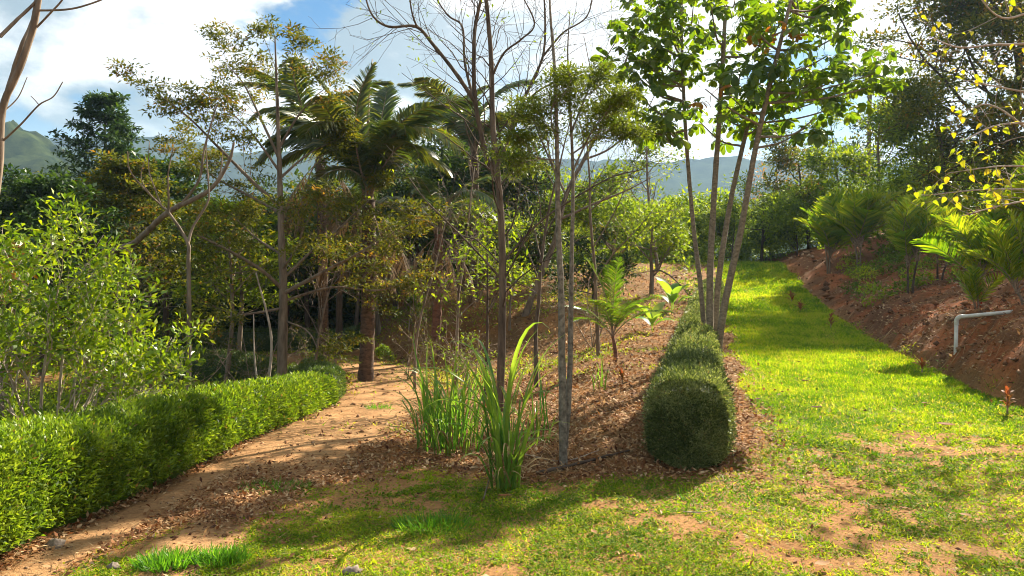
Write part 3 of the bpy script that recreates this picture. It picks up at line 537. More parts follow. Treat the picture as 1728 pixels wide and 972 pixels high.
def leaf_spray(name, seed, nleaf, L, mat):
    rng = np.random.RandomState(seed + 500); out = MB()
    for k in range(2):
        q = palmate_mesh(name, seed * 3 + k, nleaf, L * rng.uniform(.55, .95), mat); V = np.concatenate(q.v); a = k * 2.1 + rng.normal() * .4; t = rng.normal() * .35; ct, st = math.cos(t), math.sin(t)
        V = np.stack([V[:, 0] * ct + V[:, 2] * st, V[:, 1], -V[:, 0] * st + V[:, 2] * ct], -1); V = np.stack([V[:, 0] * math.cos(a) - V[:, 1] * math.sin(a), V[:, 0] * math.sin(a) + V[:, 1] * math.cos(a), V[:, 2] + .10 * k], -1)
        out.v.append(V); out.f += [f + out.n for f in q.f]; out.r += q.r; out.m += q.m; out.n += len(V)
    return out.mesh(name, mat)
def umbrella_tree():
    rng = np.random.RandomState(5); D0 = 14.2; base = at(1204, D0)
    root = thing('umbrella_leaf_tree', 'tall four-stemmed tree with hand-shaped leaves beside the grassy track', 'tree', base)
    g = lambda px: P(px, 0, D0)[0]
    stems = [([(1193, 640, 14.3), (1184, 500, 14.35), (1170, 380, 14.5), (1157, 220, 14.6), (1150, 60, 14.7), (1150, 0, 14.7)], .052, .026),
             ([(1199, 640, 14.1), (1198, 480, 14.1), (1205, 330, 14.2), (1214, 200, 14.3), (1222, 60, 14.3), (1226, -20, 14.3)], .072, .03),
             ([(1202, 640, 14.4), (1212, 480, 14.6), (1233, 340, 14.9), (1262, 210, 15.2), (1290, 80, 15.4), (1300, 0, 15.5)], .066, .026),
             ([(1206, 640, 14.0), (1222, 520, 13.95), (1250, 390, 13.8), (1275, 250, 13.6), (1305, 120, 13.4), (1335, 0, 13.3)], .078, .03)]
    paths = []
    for sp, r0, r1 in stems:
        pts = px_path(sp); pts[0, 2] = min(pts[0, 2], base[2] - .1); mb = MB(); p, r = limb(mb, pts, r0, r1, 9, rng, 7, .03); mb.build('trunk', M['bark_umbrella'], root, True); paths.append(p)
    allp = np.vstack(paths)
    # ends of the boughs: measured outline of the crown, filled through its depth
    ends = [(1062, 60), (1045, 85), (1075, 20), (1100, 110), (1080, 160), (1105, 195), (1140, 135), (1070, 215), (1130, 30), (1165, 90), (1180, 40), (1150, 170), (1110, 70), (1190, 150), (1210, 100), (1235, 60), (1230, 160), (1250, 120), (1200, 10), (1260, 30), (1290, 70), (1280, 150), (1310, 110), (1320, 30), (1340, 80), (1350, 150), (1330, 190), (1370, 40), (1375, 200), (1395, 95), (1400, 165), (1425, 20), (1415, 60), (1360, 215), (1300, 195), (1255, 190), (1450, 150), (1475, 125), (1440, 105), (1490, 140), (1420, 130), (1220, 195), (1180, 205), (1055, 110), (1090, 135), (1120, 215), (1060, 190), (1095, 40), (1135, 100), (1345, 0), (1290, 5), (1240, 0), (1170, 10), (1110, 5), (1400, 0), (1385, 130), (1270, 95), (1300, 40), (1430, 175), (1460, 135)]
    mbb = MB(); spots = []
    for (px, py) in ends:
        d = 14.4 + rng.uniform(-1.6, 1.7) * (1 - abs(px - 1260) / 420); e = P(px, py, d); low = allp[(allp[:, 2] < e[2] - .25) & (allp[:, 2] > 3.2)]; q = low[np.argmin(np.linalg.norm(low - e, axis=1) + .35 * np.abs(low[:, 2] - e[2] + .9))]
        m = (q + e) / 2 + np.array([0, 0, -.12]) + rng.normal(size=3) * .06; p = smooth_path([q, m, e], 5); tube(mbb, p, np.linspace(.026, .010, len(p)), 5)
        for k in range(6 if rng.rand() < .5 else 5): spots.append((p[-1] if k < 3 else p[-3]) + rng.normal(size=3) * np.array([.16, .16, .13]))
    mbb.build('branches', M['bark_umbrella'], root, True)
    ms = [leaf_spray('leaf_spray', 40 + i, 8 + i % 3, .36, M['palmate']) for i in range(8)]; old = leaf_spray('leaf_spray', 48, 8, .32, M['palmate_old'])
    ol = P(1287, 80, 14.2); ol2 = P(1205, 205, 14.0); ctr = P(1270, 90, 14.4); rng.shuffle(spots)
    for i, s in enumerate(spots[:298]):
        a = math.atan2(s[1] - ctr[1], s[0] - ctr[0]) + rng.normal() * 1.3; me = ms[i % 8]
        if min(np.linalg.norm((s - ol)[[0, 2]]), np.linalg.norm((s - ol2)[[0, 2]])) < .36 and rng.rand() < .7: me = old
        o = place_part('leaf_spray', me, root, s - base, a, rng.uniform(.7, 1.1), rng.normal() * .4, rng.normal() * .4)
umbrella_tree()

# ---- bare and slender trees, limb by limb
def limb_tree(name, label, base, limbs, bark, seed, twigs=None, leaf=None, lk=3, lL=.07, lspread=.08, cat='tree', twig_from=0, tw_len=1.2, lprob=.5, group=None, lw=.4, cfg=TW, nt=6, leaffrom=0, flatz=.6):
    rng = np.random.RandomState(seed); root = thing(name, label, cat, base, group); segs = []
    for i, (sp, r0, r1) in enumerate(limbs):
        mb = MB(); p, r = limb(mb, sp, r0, r1, 8 if r0 > .04 else 6, rng, 6); mb.build('trunk' if i == 0 else 'branch', bark, root, True); segs.append((p, r))
    out = []
    for p, r in (segs[twig_from:] if nt else []):
        L = np.linalg.norm(np.diff(p, axis=0), axis=1).sum(); c = dict(cfg); c['n'] = [max(1, int(nt * min(L, 4) / 2.2))] + cfg['n'][1:]; c['ratio'] = [min(tw_len / L, .8)] + list(cfg['ratio'][1:]); c['rr'] = cfg['rr']
        sub(rng, p, np.maximum(r * .5, .005), L, 0, c, out)
    if out:
        mb = MB(); pts = []
        for p, r, l in out: tube(mb, p, np.minimum(r, .02), 3 if l > 1 else 4); pts += list(p[2:])
        mb.build('twigs', bark if twigs is None else twigs, root, True)
        if leaf is not None:
            pts = np.array(pts); pts = pts[rng.rand(len(pts)) < lprob]; mb = MB(); tufts(mb, rng, pts, lk, lspread, lL, lw, r0=.5, flatz=flatz); mb.build('crown', leaf, root)
    return root
b = at(842, 12.0)
A = lambda *q: px_path(q)
limb_tree('bare_tree', 'tall nearly leafless tree with dark forking limbs behind the cane grass', b, [
    (np.vstack([b - [0, 0, .1], A((846, 600, 12), (848, 480, 12), (845, 360, 12), (836, 262, 12), (831, 197, 12.1), (829, 103, 12.2), (823, 25, 12.2), (815, -60, 12.2))]), .075, .03),
    (A((836, 290, 12), (821, 263, 12), (802, 173, 11.9), (800, 82, 11.8), (804, 33, 11.8), (822, -40, 11.7)), .05, .022),
    (A((803, 175, 11.9), (770, 125, 11.7), (730, 74, 11.6), (702, 45, 11.5), (656, 45, 11.4), (628, 25, 11.3), (612, -20, 11.3)), .034, .012),
    (A((704, 47, 11.5), (695, 20, 11.4), (688, -30, 11.3)), .018, .010),
    (A((812, 215, 12), (796, 156, 12.2), (784, 103, 12.4), (780, 45, 12.6), (755, 25, 12.7), (725, -20, 12.7)), .03, .010),
    (A((840, 280, 12), (852, 250, 12.1), (870, 197, 12.3), (895, 144, 12.6), (916, 95, 12.8), (920, 40, 12.9), (916, -40, 13)), .04, .014),
    (A((915, 97, 12.8), (935, 72, 13), (953, 53, 13.1), (990, 28, 13.3), (1003, -20, 13.4)), .022, .010),
    (A((830, 130, 12.2), (850, 90, 12), (880, 66, 11.8), (902, 40, 11.6), (880, -10, 11.5)), .022, .010),
    (A((862, 225, 12.2), (900, 160, 12), (960, 130, 11.9), (1010, 110, 11.9), (1040, 70, 12)), .02, .007),
    (A((845, 470, 12), (800, 420, 11.8), (760, 380, 11.7), (720, 340, 11.6), (690, 300, 11.6)), .02, .008),
    (A((850, 440, 12), (905, 380, 12), (960, 340, 11.9), (1030, 300, 11.8), (1088, 285, 11.7)), .022, .008)],
    M['bark_mid'], 3, M['bark_dark'], M['forest_lit'], 3, .075, .07, lprob=.06, tw_len=1.35, nt=13)
b = at(951, 7.5)
limb_tree('slender_tree', 'twin slender mottled grey trunks on the mulched slope with feathery top', b, [
    (np.vstack([b - [0, 0, .1], A((949, 650, 7.5), (947, 500, 7.5), (942, 380, 7.5), (940, 250, 7.5), (936, 120, 7.5), (928, 10, 7.5), (930, -60, 7.5))]), .045, .005),
    (A((953, 755, 7.55), (960, 660, 7.6), (963, 560, 7.65), (965, 420, 7.7), (967, 300, 7.7), (962, 180, 7.7), (958, 90, 7.7), (962, 20, 7.7)), .036, .004),
    (A((941, 300, 7.5), (915, 240, 7.6), (895, 190, 7.7)), .012, .005), (A((966, 290, 7.7), (1000, 220, 7.6), (1040, 170, 7.5)), .012, .005), (A((962, 230, 7.7), (985, 170, 7.8), (1000, 140, 7.9)), .012, .005), (A((939, 240, 7.5), (930, 190, 7.4), (950, 140, 7.3)), .010, .004),
    (A((965, 260, 7.7), (1010, 230, 7.9), (1050, 215, 8.0)), .010, .004), (A((940, 270, 7.5), (905, 265, 7.4), (885, 240, 7.3)), .010, .004)], M['bark_mottled'], 6, M['bark'], M['feather'], 20, .05, .06, twig_from=2, tw_len=.42, lprob=.9, lw=.32, nt=36, flatz=.3)
b = G(885, 532)
limb_tree('bare_tree', 'leaning grey leafless tree arching up behind the twin slender trunks', b, [
    (np.vstack([b - [0, 0, .1], A((905, 480, b[1]), (935, 410, b[1]), (955, 330, b[1]), (985, 270, b[1]), (1022, 197, b[1]), (1051, 119, b[1]), (1072, 50, b[1]))]), .12, .02),
    (A((945, 370, b[1]), (1000, 345, b[1] - .5), (1060, 320, b[1] - .8), (1098, 300, b[1] - 1)), .05, .012), (A((985, 270, b[1]), (1030, 250, b[1]), (1080, 205, b[1]), (1110, 150, b[1])), .04, .012), (A((955, 330, b[1]), (930, 270, b[1]), (915, 200, b[1]), (880, 140, b[1])), .04, .010), (A((1022, 197, b[1]), (1000, 130, b[1]), (985, 60, b[1])), .03, .010)],
    M['bark'], 8, M['bark_dark'], M['forest_lit'], 3, .09, .1, lprob=.07, tw_len=1.7, nt=6)
b = at(318, 13.2)
limb_tree('forked_tree', 'slim pale Y-forked tree, nearly leafless, beyond the long hedge', b, [
    (np.vstack([b - [0, 0, .1], A((319, 560, 13.2), (318, 440, 13.2), (316, 408, 13.2), (284, 358, 13.2), (270, 345, 13.2), (222, 293, 13.1), (215, 255, 13))]), .044, .008),
    (A((317, 412, 13.2), (326, 382, 13.3), (350, 342, 13.4), (352, 315, 13.4), (348, 250, 13.5), (355, 215, 13.5)), .028, .007), (A((272, 347, 13.2), (262, 320, 13.3), (251, 285, 13.4), (252, 240, 13.5)), .018, .006), (A((285, 360, 13.2), (284, 320, 13.1), (284, 290, 13), (293, 248, 13)), .02, .008), (A((270, 345, 13.2), (255, 330, 13), (238, 300, 12.9), (246, 262, 12.8)), .015, .006)],
    M['bark'], 9, None, None, nt=0)
b = at(120, 16.5)
limb_tree('leaning_tree', 'dark leafless trunk leaning across behind the pale Y-forked tree', b, [(np.vstack([b - [0, 0, .1], A((165, 462, 15.5), (230, 408, 14.8), (284, 358, 14.2), (352, 322, 14), (385, 275, 14), (395, 240, 14))]), .085, .02), (A((300, 352, 14.1), (335, 305, 14), (345, 250, 14), (362, 190, 14), (368, 175, 14)), .03, .008), (A((360, 318, 14), (372, 290, 14.1), (376, 255, 14.2)), .02, .008)], M['bark'], 10, None, None, nt=0)
b = at(-70, 6.2)
limb_tree('bare_tree', 'curving grey bare trunk at the upper left picture edge', b, [
    (np.vstack([b - [0, 0, .1], A((-30, 480, 6.1), (-3, 290, 6), (4, 185, 6), (33, 115, 6), (60, 33, 6), (70, -40, 6))]), .038, .02), (A((4, 185, 6), (20, 130, 6.1), (36, 80, 6.1), (55, 35, 6.2), (64, -20, 6.2)), .022, .014), (A((0, 62, 5.8), (30, 32, 5.9), (60, 3, 6), (80, -30, 6)), .014, .010), (A((58, 18, 6), (120, 15, 6), (170, 0, 6), (190, -12, 6)), .009, .005), (A((62, 46, 6), (85, 22, 6), (105, 0, 6), (115, -20, 6)), .009, .006), (A((-2, 244, 6), (35, 210, 6), (66, 177, 6), (90, 163, 6), (106, 138, 6)), .009, .004), (A((66, 177, 6), (58, 168, 6), (52, 162, 6)), .004, .003), (A((4, 190, 6), (30, 165, 6.1), (46, 130, 6.1)), .006, .003)], M['bark'], 20, None, None, nt=0)

THIN = dict(seg=[9, 6, 5, 4], wander=[.07, .12, .16, .2], up=[.02, .03, .02, .0], taper=.2, n=[8, 5, 3], start=[.3, .25, .25], ang=[38, 42, 45], ratio=[.42, .5, .5], rr=.5, flat=[1, 1, 1])
def thin_bare(label, px, d, h, r, seed, lean=0.0, bark='bark_mid'):
    rng = np.random.RandomState(seed); b = at(px, d); rt = thing('thin_bare_tree', label, 'tree', b, 'thin leafless trees'); out = []; grow(rng, b - [0, 0, .1], np.array([lean, 0, 1.]), h, r, 0, THIN, out)
    mb = MB(); tube(mb, out[0][0], out[0][1], 7); mb.build('trunk', M[bark], rt, True); mb = MB(); tp = []
    for p, rr, l in out[1:]: tube(mb, p, np.maximum(rr, .0035), 4 if l < 2 else 3); tp += list(p[-1:])
    mb.build('branches', M[bark], rt, True); mb = MB(); tp = np.array(tp); tufts(mb, rng, tp[rng.rand(len(tp)) < .12], 3, .06, .07, .4); mb.build('sparse_leaves', M['forest_lit'], rt)
thin_bare('thin leafless tree just left of the twin slender trunks', 905, 14.5, 5.6, .05, 401, .05); thin_bare('thin leafless tree between the twin trunks and four-stemmed tree', 1010, 17, 6.2, .05, 402, -.04, 'bark'); thin_bare('thin leafless tree left of the tall dark bare tree', 770, 16, 5.0, .045, 403, -.05, 'bark')
thin_bare('thin leafless tree beside the palm with the reddish trunk', 700, 17, 4.2, .04, 404, .06, 'bark'); thin_bare('thin leafless sapling rising behind the pale Y-forked tree', 250, 15.5, 3.6, .035, 405, -.05, 'bark'); thin_bare('thin leafless sapling right of the tall olive tiered tree', 530, 17.5, 3.8, .04, 406, .05, 'bark')

# ---- tiered trees: long sweeping arms with small leaves in flat sprays
SPRAY = dict(seg=[4, 4, 3], wander=[.08, .12, .2], up=[.02, .03, .04], taper=.35, n=[7, 4], start=[.25, .25], ang=[42, 40], ratio=[.4, .5], rr=.5, flat=[.18, .3])
b = at(475, 17.0)
limb_tree('tiered_tree', 'tall thin tiered tree with olive leaf sprays on long sweeping arms', b, [
    (np.vstack([b - [0, 0, .1], A((477, 560, 17), (478, 480, 17), (474, 380, 17), (471, 260, 17), (467, 150, 17), (464, 60, 17))]), .13, .014),
    (A((474, 350, 17), (430, 310, 16.8), (370, 250, 16.5), (320, 200, 16.3), (258, 152, 16)), .05, .010), (A((472, 270, 17), (440, 200, 17.1), (410, 140, 17.2), (378, 105, 17.3)), .04, .008), (A((471, 250, 17), (500, 200, 16.9), (530, 165, 16.8), (548, 150, 16.7)), .035, .007), (A((474, 360, 17), (420, 330, 17.6), (350, 290, 18), (300, 230, 18.4)), .04, .008), (A((473, 300, 17), (520, 260, 17.4), (570, 235, 17.8)), .035, .007),
    (A((477, 488, 17), (440, 455, 16.6), (390, 425, 16.2), (330, 395, 15.8), (300, 380, 15.6)), .05, .009), (A((478, 495, 17), (540, 462, 16.6), (600, 430, 16.2), (660, 395, 15.9), (705, 372, 15.7)), .05, .009), (A((477, 520, 17), (420, 530, 16.6), (365, 537, 16.4), (320, 543, 16.2)), .035, .008), (A((478, 508, 17), (560, 485, 17.2), (640, 490, 17.4), (700, 470, 17.6)), .04, .008), (A((478, 470, 17), (530, 420, 17.6), (590, 370, 18), (640, 320, 18.4)), .04, .008), (A((476, 430, 17), (430, 400, 17.6), (390, 360, 18.2)), .035, .008), (A((476, 455, 17), (500, 420, 16.4), (515, 380, 16), (545, 340, 15.6)), .035, .008), (A((478, 540, 17), (520, 560, 16.8), (540, 600, 16.6)), .025, .006),
    (A((467, 120, 17), (448, 70, 17), (440, 55, 17)), .010, .004), (A((466, 130, 17), (485, 95, 17), (492, 75, 17)), .010, .004), (A((472, 290, 17), (425, 225, 16.6), (380, 180, 16.3)), .035, .008)],
    M['bark'], 12, M['bark'], M['olive'], 24, .095, .10, twig_from=1, tw_len=1.2, lprob=.75, cfg=SPRAY, nt=9, flatz=.3)
def tiered(name, label, base, height, spread, leafm, seed, L=.13, k=14, tiers=7, first=.3, group=None, bark='bark_dark', sp=.16):
    rng = np.random.RandomState(seed); base = np.asarray(base, float); root = thing(name, label, 'tree', base, group); pts = smooth_path([base - [0, 0, .1], base + [rng.normal() * .1, 0, height * .5], base + [rng.normal() * .15, 0, height]], 8); rad = np.linspace(.018 * height, .012, len(pts)); mb = MB(); tube(mb, pts, rad, 7); mb.build('trunk', M[bark], root, True); out = []
    for i in range(tiers):
        t = first + (1 - first) * (i + .3) / tiers; c = base + np.array([0, 0, height * t]); R = spread * (1.02 - ((t - first) / (1 - first)) ** 1.3 * .8)
        for j in range(6):
            a = rng.rand() * .5 + j * 1.047 + i; cfg = dict(SPRAY, n=[5, 3]); grow(rng, c, np.array([math.cos(a), math.sin(a), .28 + .35 * t]), R * rng.uniform(.65, 1.1), .02 * (1.2 - t) * height / 6 + .006, 0, cfg, out)
    mb = MB(); tp = []
    for p, r, l in out: tube(mb, p, np.minimum(r, .03), 3); tp += list(p[1:])
    mb.build('branches', M[bark], root, True); tp = np.array(tp); mb = MB(); tufts(mb, rng, tp[rng.rand(len(tp)) < .6], k, sp, L, .45, flatz=.25); mb.build('crown', leafm, root); return root
tiered('tiered_tree', 'dark green conical tiered tree rising against the grey cloud', at(178, 31), 10.5, 2.7, M['darktier'], 21, L=.2, k=5, tiers=9, first=.40, sp=.13)
tiered('tiered_tree', 'dark tiered tree between the conical tree and the olive tree', at(280, 27), 7.0, 2.9, M['darktier'], 22, L=.2, k=5, tiers=6, first=.35, sp=.2)
tiered('tiered_tree', 'low dark tiered tree behind the bright glossy bush', at(70, 21), 5.4, 2.9, M['darktier'], 23, L=.18, k=7, tiers=6, first=.25, sp=.18)
tiered('tiered_tree', 'small olive tiered tree in front of the dark forest trunks', at(400, 21.5), 4.9, 2.2, M['forest_lit'], 24, L=.14, k=6, tiers=6, first=.3, bark='bark', sp=.14)
tiered('tiered_tree', 'olive tiered tree half hidden behind the forked pale tree', at(215, 23.5), 6.4, 2.5, M['olive'], 25, L=.16, k=7, tiers=7, first=.3, bark='bark', sp=.16)

# ------------------------------------------------------------------ palms
FA = [frond_mesh('frond', 3.7, 88, -18, 105, .85, M['frond'], 60, .7, .10, .05, .14, .035), frond_mesh('frond', 3.6, 87, -60, 105, .82, M['frond'], 61, .9, .05, .05, .14, .035), frond_mesh('frond', 3.3, 74, -75, 100, .80, M['frond'], 62, 1.0, .0, .05, .14, .035), frond_mesh('frond', 3.5, 89, 35, 100, .7, M['frond'], 63, .4, .2, .045, .16, .035)]
FD = [frond_mesh('dead_frond', 2.6, -40, -88, 48, .55, M['deadfrond'], 64, 1.3, -.2, .03, .2, .02), frond_mesh('dead_frond', 2.2, -62, -92, 44, .5, M['deadfrond'], 65, 1.4, -.2, .03, .2, .02)]
def ring(rng, n, meshes, sc, tilt=(0, 8), a0=0): return [(meshes[i % len(meshes)], a0 + 360 * i / n + rng.normal() * 12, sc * rng.uniform(.85, 1.12), rng.uniform(*tilt)) for i in range(n)]
R_ = np.random.RandomState(77)
b = G(617, 643); d = b[1]
palm('oil_palm', 'big palm with straight dark trunk by the dirt path and arching fronds', b, P(621, 338, d), .165, ring(R_, 11, FA[:2], .98, (6, 16), 10) + ring(R_, 5, FA[1:3], .85, (0, 8), 30) + [(FA[0], 120, 1.05, 10), (FA[0], 60, 1.0, 12), (FA[1], 250, 1.0, 8), (FA[0], 195, 1.05, 9), (FA[3], 80, 1.1, 0), (FA[3], 200, 1.05, 0), (FA[3], 320, 1.0, 3)] + [(FA[0], -8, 1.15, 6), (FA[1], -28, 1.1, 2), (FA[1], 172, 1.1, 4)], M['palm_trunk'], 70, 'palms beside the dirt path', spear=3.6, dead=[(FD[i % 2], 40 + i * 63, 1, 0) for i in range(6)])
b = G(733, 603); d = b[1]
palm('oil_palm', 'palm with reddish trunk and a skirt of dry hanging fronds', b, P(740, 395, d), .14, ring(R_, 8, FA[:3], .85, (-6, 6), 0) + ring(R_, 6, FA[1:3], .85, (-12, 0), 20), M['palm_red'], 71, 'palms beside the dirt path', dead=[(FD[i % 2], 10 + i * 40, .95, 0) for i in range(9)])
palm('oil_palm', 'palm farther back whose fronds show between the bare dark limbs', at(798, 27), P(800, 262, 27), .15, ring(R_, 14, FA[:2], 1.0, (4, 14), 5), M['palm_trunk'], 72, 'palms beside the dirt path')
palm('oil_palm', 'dark palm behind the olive tiered tree, fronds drooping left', at(545, 24), P(540, 268, 24), .15, ring(R_, 14, FA[:2], .95, (4, 14), 15), M['palm_trunk'], 73, 'palms beside the dirt path', dead=[(FD[i % 2], 10 + i * 72, 1.1, 0) for i in range(5)])
# small clumping palms on the bank
AR = [frond_mesh('frond', 1.3, 86, 50, 26, .46, M['areca'], 80, .12, .35, .04, .24, .014), frond_mesh('frond', 1.25, 82, 25, 26, .46, M['areca'], 81, .18, .3, .04, .24, .014), frond_mesh('frond', 1.2, 89, 68, 26, .42, M['areca'], 82, .1, .4, .04, .24, .014), frond_mesh('frond', 1.05, 68, 15, 24, .40, M['areca'], 83, .2, .3, .04, .22, .014)]
def areca(label, base, h, n, sc, seed, stem='bark', ns=3, group='small palms planted on the earth bank'):
    rng = np.random.RandomState(seed); base = np.asarray(base, float); root = thing('small_palm', label, 'palm', base, group)
    for k in range(ns):
        a = rng.rand() * 6.28; o = np.array([math.cos(a), math.sin(a), 0]) * (.05 + .10 * rng.rand()) * (k > 0); hh = h * rng.uniform(.7, 1.05); top = o * 2.2 + np.array([0, 0, hh]); mb = MB(); tube(mb, base + smooth_path([o - [0, 0, .08], o * 1.4 + [0, 0, hh * .5], top], 4), np.linspace(.036, .022, 9), 6); mb.build('stem', M[stem], root, True)
        for i in range(n // ns): place_part('frond', AR[rng.randint(4)], root, top + rng.normal(size=3) * .015, rng.rand() * 6.28, sc * rng.uniform(.8, 1.15), rng.normal() * .14, rng.normal() * .2)
    return root
areca('bushy small palm at the far end of the earth bank', at(1400, 31), 1.1, 30, 1.9, 1)
areca('yellow-green small palm on the sunlit far bank top', at(1452, 29), 1.0, 30, 1.85, 2)
areca('tall shaded small palm standing mid-bank, dark stemmed', at(1532, 21), 1.0, 20, 1.45, 3, 'bark_dark', 2)
areca('narrow shaded small palm to the right of the dark-stemmed one', at(1582, 22), .6, 16, 1.25, 4, 'bark_dark', 2)
areca('small palm with bright red stems above the white pipe', at(1655, 16.0), .75, 21, 1.12, 5, 'redstem', 3)
areca('small palm cut by the right picture edge at bank level', at(1738, 14.2), .4, 18, 1.1, 6, 'bark', 2)
areca('larger palm leaning in at the right edge above the bank', at(1775, 15.5), 1.3, 21, 1.45, 7, 'bark', 3)
areca('low seedling palm at the foot of the red-stemmed palm', at(1648, 15.2), .08, 7, .65, 8, 'bark', 1)
areca('faint small palm high on the shaded slope', at(1600, 27), .9, 14, 1.3, 9, 'bark_dark', 2)
M['coconut'] = leafmat('coconut_leaflet', [(0, (.04, .09, .012)), (.6, (.08, .15, .014)), (1, (.15, .20, .02))], .4, (2.1, 2.0, .5), .4, .4, .3)
CO = [frond_mesh('frond', 1.5, 86, 50, 44, .36, M['coconut'], 84, .5, .3, .018, .2, .014), frond_mesh('frond', 1.4, 78, 5, 42, .36, M['coconut'], 85, .7, .25, .018, .2, .014)]
b = G(1040, 606)
rt = thing('coconut_seedling', 'young coconut palm with feathery upright fronds on the mulched slope', 'palm', b)
mb = MB(); tube(mb, smooth_path([b - [0, 0, .08], b + [-.03, 0, .25], b + [-.08, 0, .5]], 4), np.linspace(.05, .03, 9), 7); mb.build('stem', M['palm_red'], rt, True)
for az, s_, tl in [(185, 1.45, 2), (170, 1.2, -14), (100, 1.3, 4), (20, 1.2, -4), (-10, 1.25, -20), (-60, 1.1, 0), (240, 1.25, -6), (215, 1.1, -25), (300, 1.2, -12), (60, 1.4, 10)]: place_part('frond', CO[0 if tl > 0 else 1], rt, (-.08, 0, .45), math.radians(az), s_ * .82, math.radians(-tl))
palm('slender_palm', 'lone very tall thin palm stem against the bright sky', at(1462, 52), P(1468, 140, 52), .13, ring(R_, 11, FA[:3], .62, (-6, 6)), M['bark'], 74)

# ---- broad-leaved clumps by the hedge
def broad_leaf_mesh(name, L, Wd, a0, a1, mat, seed):
    rng = np.random.RandomState(seed); n = 12; a = np.radians(np.linspace(a0, a1, n)); x = np.concatenate([[0], np.cumsum(np.cos(a[:-1]))]) * L / n; z = np.concatenate([[0], np.cumsum(np.sin(a[:-1]))]) * L / n; t = np.linspace(0, 1, n)
    w = Wd * .5 * np.clip(np.sin(np.clip((t - .28) / .72, 0, 1) * np.pi) ** .6, .04, 1); c = np.stack([x, 0 * x, z], -1); nr = np.stack([-np.sin(a), 0 * a, np.cos(a)], -1); s = np.array([0, 1., 0]); V = np.stack([c + s * w[:, None] + nr * w[:, None] * .35, c, c - s * w[:, None] + nr * w[:, None] * .35], 1); k = np.arange(n - 1)[:, None] * 3
    mb = MB(); mb.add(V, np.concatenate([np.concatenate([k, k + 1, k + 4, k + 3], 1), np.concatenate([k + 1, k + 2, k + 5, k + 4], 1)]), .6); return mb.mesh(name, mat)
BL = [broad_leaf_mesh('leaf', 1.3, .34, 84, 20, M['cane'], 1), broad_leaf_mesh('leaf', 1.2, .34, 78, -20, M['cane'], 2)]
def broadclump(label, base, n, sc, seed):
    rng = np.random.RandomState(seed); rt = thing('broad_leaved_plant', label, 'plant', base)
    for i in range(n): place_part('leaf', BL[i % 2], rt, rng.normal(size=3) * np.array([.05, .05, 0]) - [0, 0, .04], i * 2.4 + rng.rand(), sc * rng.uniform(.7, 1.15))
broadclump('broad-leaved banana-like plant left of the hedge, upper one', at(1135, 25), 9, 1.15, 31)
broadclump('smaller broad-leaved plant on the slope below the banana-like one', at(1102, 20), 7, .85, 32)

# ------------------------------------------------------------------ cane grass
def ribbon(name, L, Wd, a0, a1, mat, seed, n=12):
    rng = np.random.RandomState(seed); t = np.linspace(0, 1, n); a = np.radians(a0 + (a1 - a0) * t ** 2.2); st = L / n; x = np.concatenate([[0], np.cumsum(np.cos(a[:-1]) * st)]); z = np.concatenate([[0], np.cumsum(np.sin(a[:-1]) * st)]); y = .05 * L * np.sin(t * 2.5 + rng.rand() * 6) * rng.normal()
    c = np.stack([x, y + 0 * x, z], -1); w = Wd * .5 * np.clip(np.minimum(.55 + t * 1.6, 1) * (1 - t ** 3.5), .02, 1); nr = np.stack([-np.sin(a), 0 * a, np.cos(a)], -1); tw = .5 * rng.normal() * t; s = np.stack([0 * t, np.cos(tw), 0 * t], -1) + nr * np.sin(tw)[:, None]
    V = np.stack([c + s * w[:, None] + nr * w[:, None] * .4, c, c - s * w[:, None] + nr * w[:, None] * .4], 1); k = np.arange(n - 1)[:, None] * 3; mb = MB(); mb.add(V, np.concatenate([np.concatenate([k, k + 1, k + 4, k + 3], 1), np.concatenate([k + 1, k + 2, k + 5, k + 4], 1)]), np.repeat(.3 + .5 * t, 3)); return mb.mesh(name, mat)
CB = [ribbon('blade', 1.15, .027, 88, 62, M['cane'], 1), ribbon('blade', 1.2, .029, 85, -45, M['cane'], 2), ribbon('blade', 1.0, .026, 84, -80, M['cane'], 3), ribbon('blade', .9, .028, 78, 10, M['cane'], 4), ribbon('blade', 1.3, .030, 89, 25, M['cane'], 5), ribbon('blade', .8, .026, 70, -40, M['cane'], 6), ribbon('blade', 1.05, .032, 82, 40, M['cane'], 7)]
DB = [ribbon('dry_blade', .8, .022, 60, -85, M['straw'], 8), ribbon('dry_blade', .6, .02, 40, -60, M['straw'], 9)]
def cane(label, base, n, rad, sc, seed, dry=10, culms=8):
    rng = np.random.RandomState(seed); base = np.asarray(base, float); rt = thing('cane_grass_clump', label, 'grass clump', base, 'cane grass clumps')
    for i in range(culms):
        o = rng.normal(size=3) * rad * .5; o[2] = 0; h = rng.uniform(.25, .6) * sc; mb = MB(); tube(mb, base + smooth_path([o - [0, 0, .05], o * 1.3 + [0, 0, h * .6], o * 1.7 + [0, 0, h]], 3), np.linspace(.013, .008, 7), 5, rnd=.8); mb.build('cane', M['cane'], rt, True)
    for i in range(n):
        a = rng.rand() * 6.28; r = rad * rng.rand() ** .6; h = rng.choice([0, 0, .15, .3, .45]) * sc * rng.rand(); f = rng.uniform(.5, 1.08) * sc * (1 - .35 * r / rad * rng.rand())
        place_part('blade', CB[rng.choice(7, p=[.10, .24, .20, .10, .14, .12, .10])], rt, (math.cos(a) * r, math.sin(a) * r, h), a + rng.normal() * .9, f, rng.normal() * .12, rng.normal() * .12)
    for i in range(dry):
        a = rng.rand() * 6.28; place_part('dry_blade', DB[i % 2], rt, (math.cos(a) * rad * .7, math.sin(a) * rad * .7, rng.rand() * .3), a, min(sc, 1.0) * rng.uniform(.5, .9))
cane('tall upright clump of cane grass nearest us, one blade arching over', G(855, 826), 58, .13, 1.45, 1, 26, 9)
